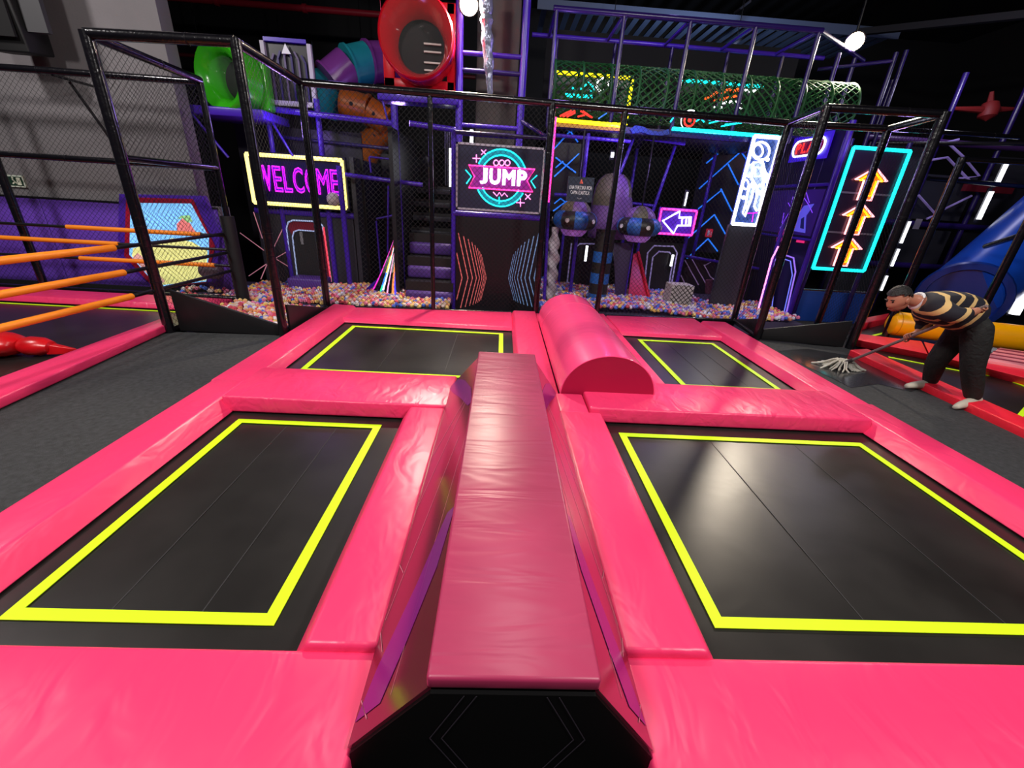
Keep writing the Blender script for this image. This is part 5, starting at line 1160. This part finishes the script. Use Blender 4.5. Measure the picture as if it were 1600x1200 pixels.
for s_ in (-1, 1):
    t_ = MB().lathe([(0, -.012), (.018, -.009), (.026, 0), (.018, .006), (0, .008)], 12, (.012, s_*.082, -.005), 'Y'); me = bpy.data.meshes.new('ear'); me.from_pydata(t_.v, [], t_.f); hpart('ear', me, SKINM)
    t_ = MB().lathe([(0, -.009), (.006, -.007), (.009, 0), (.006, .007), (0, .009)], 10, (-.094, s_*.030, .018)); me = bpy.data.meshes.new('eye'); me.from_pydata(t_.v, [], t_.f); hpart('eye', me, mat('dark_eye', (30, 22, 20), .2))
    t_ = MB().box((-.103, s_*.030-.016, .036), (-.09, s_*.030+.016, .042)); me = bpy.data.meshes.new('eyebrow'); me.from_pydata(t_.v, [], t_.f); hpart('eyebrow', me, HAIR)
t_ = MB().box((-.106, -.022, -.068), (-.092, .022, -.060)); me = bpy.data.meshes.new('mouth'); me.from_pydata(t_.v, [], t_.f); hpart('mouth', me, mat('lips', (120, 60, 54), .5))
bm = bmesh.new(); bmesh.ops.create_uvsphere(bm, u_segments=24, v_segments=16, radius=1)
bmesh.ops.delete(bm, geom=[v for v in bm.verts if v.co.z < .20-.75*max(v.co.x, -.35) or (v.co.x < -.80 and v.co.z < .55)], context='VERTS')
for v in bm.verts: v.co = Vector((v.co.x*.122+.006, v.co.y*.094, v.co.z*.140+.004)) + Vector((random.uniform(-.003, .003), random.uniform(-.003, .003), random.uniform(-.003, .003)))
me = bpy.data.meshes.new('hair'); bm.to_mesh(me); bm.free(); me.polygons.foreach_set('use_smooth', [True]*len(me.polygons)); hpart('hair', me, HAIR)
# clothes
skin('sweater', [(at(1528, 500, Y=4.02), .20, .20), (at(1496, 484, Y=4.05), .235, .215), (at(1461, 481, Y=4.08), .215, .20), (nek+Vector((.05, 0, 0)), .10, .10), (shN, .105, .10), (elN, .085, .085), (haN+(elN-haN)*.30, .062, .062), (shF, .10, .10), (elF, .08, .08), (haF+(elF-haF)*.30, .06, .06)],
     [(0, 1), (1, 2), (2, 3), (2, 4), (4, 5), (5, 6), (2, 7), (7, 8), (8, 9)], SW, pe)
skin('trousers', [(at(1524, 506, Y=4.03), .20, .19), (hipN+Vector((-.02, 0, -.06)), .135, .13), (hipN+(kneN-hipN)*.5, .125, .12), (kneN, .10, .10), (kneN+(ankN-kneN)*.6, .092, .092), (ankN+Vector((.01, 0, -.03)), .070, .070), (hipF+Vector((-.03, 0, -.06)), .135, .13), (hipF+(kneF-hipF)*.5, .12, .12), (kneF, .10, .10), (kneF+(ankF-kneF)*.6, .088, .088), (ankF+Vector((.01, 0, -.03)), .068, .068), (at(1502, 492, Y=4.04), .15, .15)],
     [(0, 1), (1, 2), (2, 3), (3, 4), (4, 5), (0, 6), (6, 7), (7, 8), (8, 9), (9, 10), (0, 11)], TROU, pe)
for an, to, he in ((ankN, toeN, heN), (ankF, toeF, heF)):
    mdl = to+(he-to)*.5+Vector((0, 0, .015))
    skin('sock', [(an+Vector((.01, 0, .03)), .058, .058), (he+Vector((.0, 0, .018)), .056, .056), (mdl, .056, .052), (to+(he-to)*.2+Vector((0, 0, .012)), .048, .038), (to, .032, .024)], [(0, 1), (1, 2), (2, 3), (3, 4)], SOCK, pe)
cd = (nek-che).normalized()
MB().path([nek+Vector((.015, 0, 0))+(Matrix.Rotation(2*math.pi*i/16, 3, cd) @ cd.orthogonal().normalized())*.074 for i in range(16)], .016, 8, True).build('white_collar', WHITE, pe, True)
# mop
mA, mB = at(1542, 478, Y=3.70), at(1318, 568, Z=.06)
me_ = empty('mop', mB, 'string mop with a long grey handle held by the person', 'mop')
ax = (mA-mB).normalized()
MB().tube(mB, mA, .016, 10).build('handle', mat('grey_handle', (128, 112, 112), .35), me_, True)
MB().tube(mB-ax*.02, mB+ax*.14, .03, 12, .02).build('socket', mat('dark_socket', (60, 56, 58), .5), me_, True)
rnd = random.Random(4); mb = MB()
for i in range(46):
    t = rnd.uniform(0, 2*math.pi); L_ = rnd.uniform(.14, .27); d = Vector((math.cos(t)*1.25-.15, math.sin(t)*.8, 0)); p = mB+Vector((0, 0, .02))
    mb.path([p, p+d*L_*.35+Vector((0, 0, .025)), p+d*L_*.7+Vector((rnd.uniform(-.02, .02), 0, -.045)), Vector((p.x+d.x*L_, p.y+d.y*L_, .012))], .010, 5)
o = mb.build('mop_strings', mat('mop_cotton', (214, 212, 200), .9), me_, True); o['kind'] = 'stuff'
# hands closed on the handle
def hand(c, wrist, name):
    ang = ax; side = ax.cross(wrist-c).normalized(); out = side.cross(ax).normalized()
    base = c + out*.035
    vs = [(wrist, .028, .030), (base+ (wrist-base)*.35, .030, .034), (base, .030, .030)]; ed = [(0, 1), (1, 2)]
    skin(name, vs, ed, SKINM, pe, 0, 1)
    for k in range(4):
        r_ = [.0095, .010, .0095, .008][k]; o_ = base+ax*(-.030+.020*k); L_ = [.92, 1, .95, .8][k]
        pts = [o_, o_+side*.030*L_-out*.006, o_+side*.036*L_-out*.036, o_+side*.012-out*.060*L_, o_-side*.010-out*.052]
        skin('finger', [(p, r_, r_) for p in pts], [(i, i+1) for i in range(4)], SKINM, pe, 0, 1)
    o_ = base-ax*.035; pts = [o_-side*.012, o_-side*.034-out*.012-ax*.012, o_-side*.030-out*.040-ax*.02, o_-side*.006-out*.054-ax*.018]
    skin('thumb', [(p, .011, .011) for p in pts], [(i, i+1) for i in range(3)], SKINM, pe, 0, 1)
def near_ax(p): return mB+ax*((p-mB).dot(ax))
hand(near_ax(haN), haN+(elN-haN)*.25, 'hand'); hand(near_ax(haF), haF+(elF-haF)*.25, 'hand')
# wet patch left by the mop
wp = [at(x, y, Z=.003) for x, y in ((1216, 548), (1262, 545), (1330, 556), (1398, 585), (1440, 606), (1424, 612), (1372, 600), (1330, 606), (1290, 586), (1246, 566))]
o = MB().prism(wp, (0, 0, .0015)).build('wet_patch', mat('wet_carpet', (40, 41, 45), .20, coat=.3, var=(4, .3)), None); tag(o, 'wet shiny patch on the right carpet around the mop', 'wet patch')

# ------------------------------------------------------------------ small background details
e = empty('blue_banner', at(1025, 212, Y=7.96), 'blue wavy banner hanging under the deck edge beside the cyan tube', 'banner')
bp_ = [U(570, 470), U(600, 446), U(650, 452), U(700, 478), (850+760/4.21, 90+488/4.21), U(820, 470), U(826, 505), U(770, 512), U(700, 508), U(640, 490), U(585, 500)]
MB().prism([at(*p, Y=7.96) for p in bp_], (0, .02, 0)).build('banner', mat('royal_blue_cloth', (30, 60, 160), .5), e)
e = blob([(0, 0), (.06, .01), (.10, .06), (.11, .13), (.07, .2), (0, .22)], at(521, 322, Y=7.86), (.1, 0, 1), 'plastic_bag', mat('crumpled_white', (190, 182, 178), .6, bump=(40, 1.0)), None); tag(e, 'crumpled whitish plastic bag at the corner of the welcome sign', 'bag')
for x, y0, y1, Y, r_, lab in ((1072, 300, 322, 8.95, .014, 'thin white light tube above the arrow sign'), (957, 238, 246, 8.95, .03, 'tiny white lamp above the rocket nose'), (1602, 425, 492, 7.0, .07, 'wide bright light tube at the right picture edge')):
    o = empty('led_tube', at(x, y1, Y=Y), lab, 'light tube'); a, b = at(x, y0, Y=Y), at(x, y1, Y=Y); xm = (a.x+b.x)/2
    MB().tube((xm, Y, b.z), (xm, Y, a.z), r_, 10).build('tube', LED, o, True); MB().box((xm-.04, Y+r_+.005, b.z-.04), (xm+.04, Y+r_+.03, a.z+.04)).build('holder', DARKP, o)
CON = mat('grey_conduit', (120, 118, 130), .3, metal=.8)
for i, (a, b, lab) in enumerate((((970, 26, 5.3), (945, 75, 5.3), 'thin steel conduit above the left end of the purple cage'), ((1172, 2, 6.3), (1148, 20, 6.3), 'thin steel conduit high above the purple cage'), ((600, 0, 5.9), (672, 56, 5.9), 'grey steel conduit beside the red bubble window'), ((1120, 88, 5.2), (1185, 42, 5.2), 'thin steel conduit behind the purple cage bars'))):
    o = MB().tube(at(a[0], a[1], Z=a[2]), at(b[0], b[1], Z=b[2]), .03, 8).build('conduit', CON, None, True); tag(o, lab, 'conduit'); pm = (at(a[0], a[1], Z=a[2])+at(b[0], b[1], Z=b[2]))/2; MB().tube(pm, (pm.x, pm.y, 7.205), .008, 6).build('hanger', RAILM, o)
e = empty('hatched_panel', at(1275, 490, Y=7.62), 'low panel with white hatching over red and white checks below the arrows sign', 'panel')
a, b = at(1254, 488, Y=8.75), at(1306, 458, Y=8.75)
MB().box((5.75, 8.75, -.2), (6.9, 8.79, b.z+.04)).build('board', DARKP, e)
for k in range(9): x = a.x+(b.x-a.x)*k/9; MB().strip([(x, 8.748, (a.z+b.z)/2), (x+.10, 8.748, b.z)], .022, .004).build('hatch', mat('grey_hatch', (150, 148, 160), .5), e)
for k in range(12): x = a.x+(b.x-a.x)*k/12; MB().box((x, 8.742, a.z+(.10 if k % 2 else 0)), (x+.05, 8.75, a.z+(.2 if k % 2 else .1))).build('check', mat('check_red', (170, 40, 56), .5) if k % 2 else WHITE, e)
a = at(1434, 350, Y=8.3); o = MB().box((a.x-.06, 8.3, a.z-.09), (a.x+.06, 8.31, a.z+.09)).build('paper_notice', mat('paper_grey', (150, 145, 160), .7)); tag(o, 'small pale paper notice between posts right of the arrows sign', 'notice')
